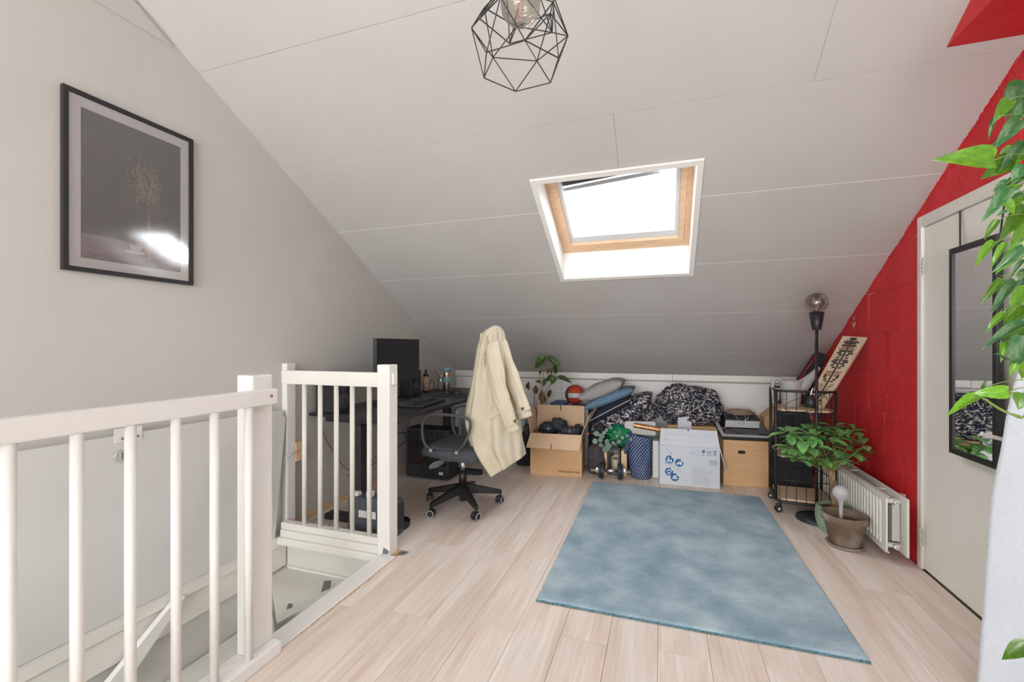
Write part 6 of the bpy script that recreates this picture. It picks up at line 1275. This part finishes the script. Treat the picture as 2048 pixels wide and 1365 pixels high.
# ------------------------------------------------------------------ mirror on the door
MR = thing('mirror', 'tall black framed mirror hanging from straps over the door', 'mirror', (1.29, 2.48, 0.69))
my0, my1, mz0, mz1, mx0, mx1 = 2.322, 2.638, 0.695, 1.648, 1.274, 1.296
fwm = 0.026
MB().box(mx0, mx1, my0, my0 + fwm, mz0, mz1, 0.002).box(mx0, mx1, my1 - fwm, my1, mz0, mz1, 0.002).box(mx0, mx1, my0 + fwm, my1 - fwm, mz0, mz0 + fwm, 0.002).box(mx0, mx1, my0 + fwm, my1 - fwm, mz1 - fwm, mz1, 0.002).build('frame', M_BLACK, MR)
MB().box(mx0 + 0.006, mx0 + 0.010, my0 + fwm, my1 - fwm, mz0 + fwm, mz1 - fwm).build('glass', M_MIRROR, MR)
MB().box(mx0 + 0.0105, mx1 - 0.001, my0 + fwm, my1 - fwm, mz0 + fwm, mz1 - fwm).build('backing', M_BLACKP, MR)
for yy, y2 in ((2.60, 2.64), (2.345, 2.345)): MB().slab([(XR - 0.003, y2 - .006, DZ - 0.062), (XR - 0.003, y2 + .006, DZ - 0.062), (mx1 + 0.002, yy + .006, mz1 - 0.01), (mx1 + 0.002, yy - .006, mz1 - 0.01)], 0.0012).build('strap', M_BLACKP, MR)

# ------------------------------------------------------------------ pale fabric cover and rod at the right edge
FC = thing('fabric_cover', 'pale blue-grey fabric cover draped beside the door and the hanging plant', 'cover', (1.1, 1.8, 0.0))
Lc = spline([onX(2034, 748, 1.0), onX(2016, 815, 1.0), onX(2002, 900, 1.0), onX(1985, 990, 1.0), onX(1974, 1120, 1.0), onX(1965, 1240, 1.0), onX(1956, 1350, 1.0), Vector((1.0, 1.92, 0.02))], 5)
Rc = [Vector((1.225, 1.60 + 0.02 * i / (len(Lc) - 1), 1.22 - 1.2 * i / (len(Lc) - 1))) for i in range(len(Lc))]
def covp(u, v):
    q = v * (len(Lc) - 1); k = min(int(q), len(Lc) - 2); l = Lc[k].lerp(Lc[k + 1], q - k); r_ = Rc[k].lerp(Rc[k + 1], q - k); p = l.lerp(r_, u)
    return p + Vector((0.4, 1, 0)) * (0.012 * math.sin(6 * u + 1.2 * v) * u + 0.006 * nz((u, v, 0), 4, 8))
MB().grid(covp, 30, 50).build('sheet', mat('pale_felt', (0.60, 0.64, 0.71), 0.95, col2=(0.57, 0.61, 0.68), vscale=60, bump=0.35, bscale=350), FC, solid=0.006)
a, b2 = Vector((1.00, 1.84, 0.995)), Vector((1.00, 1.84, 0.0))
RK = thing('white_rod', 'short white rod sticking out from behind the pale fabric cover', 'rod', tuple(at(1990, 875, 1.72)))
r0, r1 = at(1966, 869, 1.74), at(2022, 884, 1.72)
MB().cyl(r0, r1, 0.0075, n=14).build('tube', M_WHITE, RK)
MB().cyl(r0 - (r1 - r0).normalized() * 0.006, r0, 0.0085, n=14).build('end_cap', M_WHITE, RK)

# ------------------------------------------------------------------ trailing pothos
PH = thing('hanging_pothos', 'trailing green pothos hanging down at the right edge of the view', 'plant', (0.96, 1.46, 2.2))
hc = Vector((0.955, 1.43, 2.15))
MB().lathe([(0.0, 0.0), (0.06, 0.0), (0.085, 0.13), (0.088, 0.14), (0.078, 0.135), (0.0, 0.12)], hc, 28).build('pot', mat('white_ceramic', (0.7, 0.7, 0.68), 0.4), PH)
for k in range(3):
    a = k * 2 * PI / 3; MB().tube([hc + Vector((math.cos(a) * .087, math.sin(a) * .087, 0.139)), hc + Vector((0, 0, 0.45))], 0.002, 5).build('hanger', M_TWIG, PH)
MB().tube([hc + Vector((0, 0, 0.45)), Vector((hc.x, hc.y, zs(hc.y) - 0.002))], 0.003, 5).build('hook', M_BLACK, PH)
V1 = [hc + Vector((0.05, 0.06, 0.135)), hc + Vector((0.08, 0.11, 0.10))] + [at(2064 + 6 * math.sin(y / 60), y, 1.13 + 0.03 * math.sin(y / 90)) for y in range(60, 840, 60)] + [at(2048, 834, 1.12), at(2020, 828, 1.11), at(1990, 812, 1.10), at(1972, 800, 1.10)]
V2 = [hc + Vector((0.02, 0.08, 0.135)), hc + Vector((0.05, 0.12, 0.08))] + [at(2084 + 8 * math.sin(y / 70 + 2), y, 1.18 + 0.03 * math.sin(y / 80 + 1)) for y in range(60, 1320, 70)]
V3 = [at(2040, 833, 1.115), at(2005, 822, 1.105), at(1968, 798, 1.10), at(1955, 793, 1.10)]
for q in (V1, V2, V3): MB().tube(q, 0.0024, 6, spl=4).build('vine', M_STEM, PH)
LV = [(2046, 162, 2012, 222, 34, 1.16, 1), (2017, 200, 1992, 239, 24, 1.12, 0), (1989, 236, 1976, 276, 8, 1.14, 1), (2052, 214, 2012, 250, 24, 1.2, 0), (2040, 240, 1998, 284, 30, 1.11, 1), (2030, 268, 1966, 305, 18, 1.15, 1), (1986, 321, 1886, 309, 46, 1.06, 0),
      (2032, 292, 2000, 345, 30, 1.2, 0), (2024, 322, 1977, 346, 40, 1.17, 0), (2050, 286, 2004, 330, 22, 1.15, 1), (2050, 330, 2022, 366, 24, 1.12, 1), (2018, 362, 1984, 380, 17, 1.13, 1), (2014, 374, 1976, 434, 26, 1.10, 1), (2052, 352, 2002, 376, 24, 1.15, 0), (2040, 372, 2004, 392, 17, 1.11, 0),
      (2044, 384, 2012, 398, 16, 1.13, 1), (2050, 392, 2018, 412, 20, 1.17, 0), (2008, 400, 2034, 430, 16, 1.12, 0), (2012, 422, 1995, 430, 9, 1.12, 1), (1996, 440, 1966, 479, 13, 1.10, 0), (2052, 415, 2005, 472, 30, 1.14, 0), (1990, 484, 1948, 526, 16, 1.09, 0), (2012, 487, 1979, 532, 12, 1.10, 0),
      (2048, 494, 1989, 543, 19, 1.09, 1), (2052, 498, 1998, 532, 30, 1.15, 0), (2050, 521, 2018, 551, 9, 1.12, 1), (2002, 559, 1962, 608, 13, 1.08, 0), (2006, 552, 1992, 562, 8, 1.1, 1), (2032, 563, 1981, 618, 19, 1.07, 1), (2054, 576, 2016, 624, 24, 1.12, 0), (2009, 627, 1970, 662, 13, 1.08, 0), (2010, 620, 1996, 628, 8, 1.1, 1),
      (2054, 614, 2008, 652, 34, 1.14, 0), (2052, 648, 1970, 681, 22, 1.05, 1), (2054, 655, 2000, 690, 22, 1.14, 0), (2050, 672, 2024, 742, 36, 1.10, 1), (2010, 720, 1996, 702, 15, 1.12, 1), (2008, 686, 2004, 724, 12, 1.13, 0), (2031, 728, 2019, 753, 11, 1.11, 0), (2016, 784, 1949, 787, 26, 1.04, 0), (1954, 794, 1898, 821, 19, 1.05, 0),
      (2046, 787, 2040, 818, 27, 1.1, 0), (1962, 778, 1976, 757, 6, 1.08, 1), (2056, 1289, 2002, 1319, 27, 1.10, 0), (2058, 190, 2030, 240, 26, 1.16, 1), (2056, 440, 2026, 500, 28, 1.2, 0), (2058, 540, 2030, 580, 22, 1.2, 1), (2060, 700, 2038, 760, 24, 1.18, 0), (2058, 300, 2034, 322, 16, 1.16, 0)]
for i, (bx, by, tx, ty, w, t, k) in enumerate(LV):
    b_ = at(bx, by, t); tp = at(tx, ty, t - 0.02 + 0.012 * (i % 4))
    up = Vector((-0.25 + 0.3 * math.sin(i * 1.7), -0.75, 0.55 + 0.3 * math.cos(i * 2.3)))
    if w >= 40 or (bx, by) == (2016, 784): up = Vector((-0.15, -1, 0.12))
    put_leaf(PH, 'heart', M_LEAF_PV if k else M_LEAF_P, b_, tp, w * t / FPX * 1.12, up=up)
    st_ = at(2066, by - 10 + 8 * math.sin(i), 1.14)
    if by < 820: MB().tube([st_, st_.lerp(b_, .5) + Vector((0, 0, 0.008)), b_], 0.0012, 5, spl=3).build('petiole', M_STEM, PH)
    else: MB().tube([at(2084, by - 10, 1.17), b_], 0.0012, 5).build('petiole', M_STEM, PH)
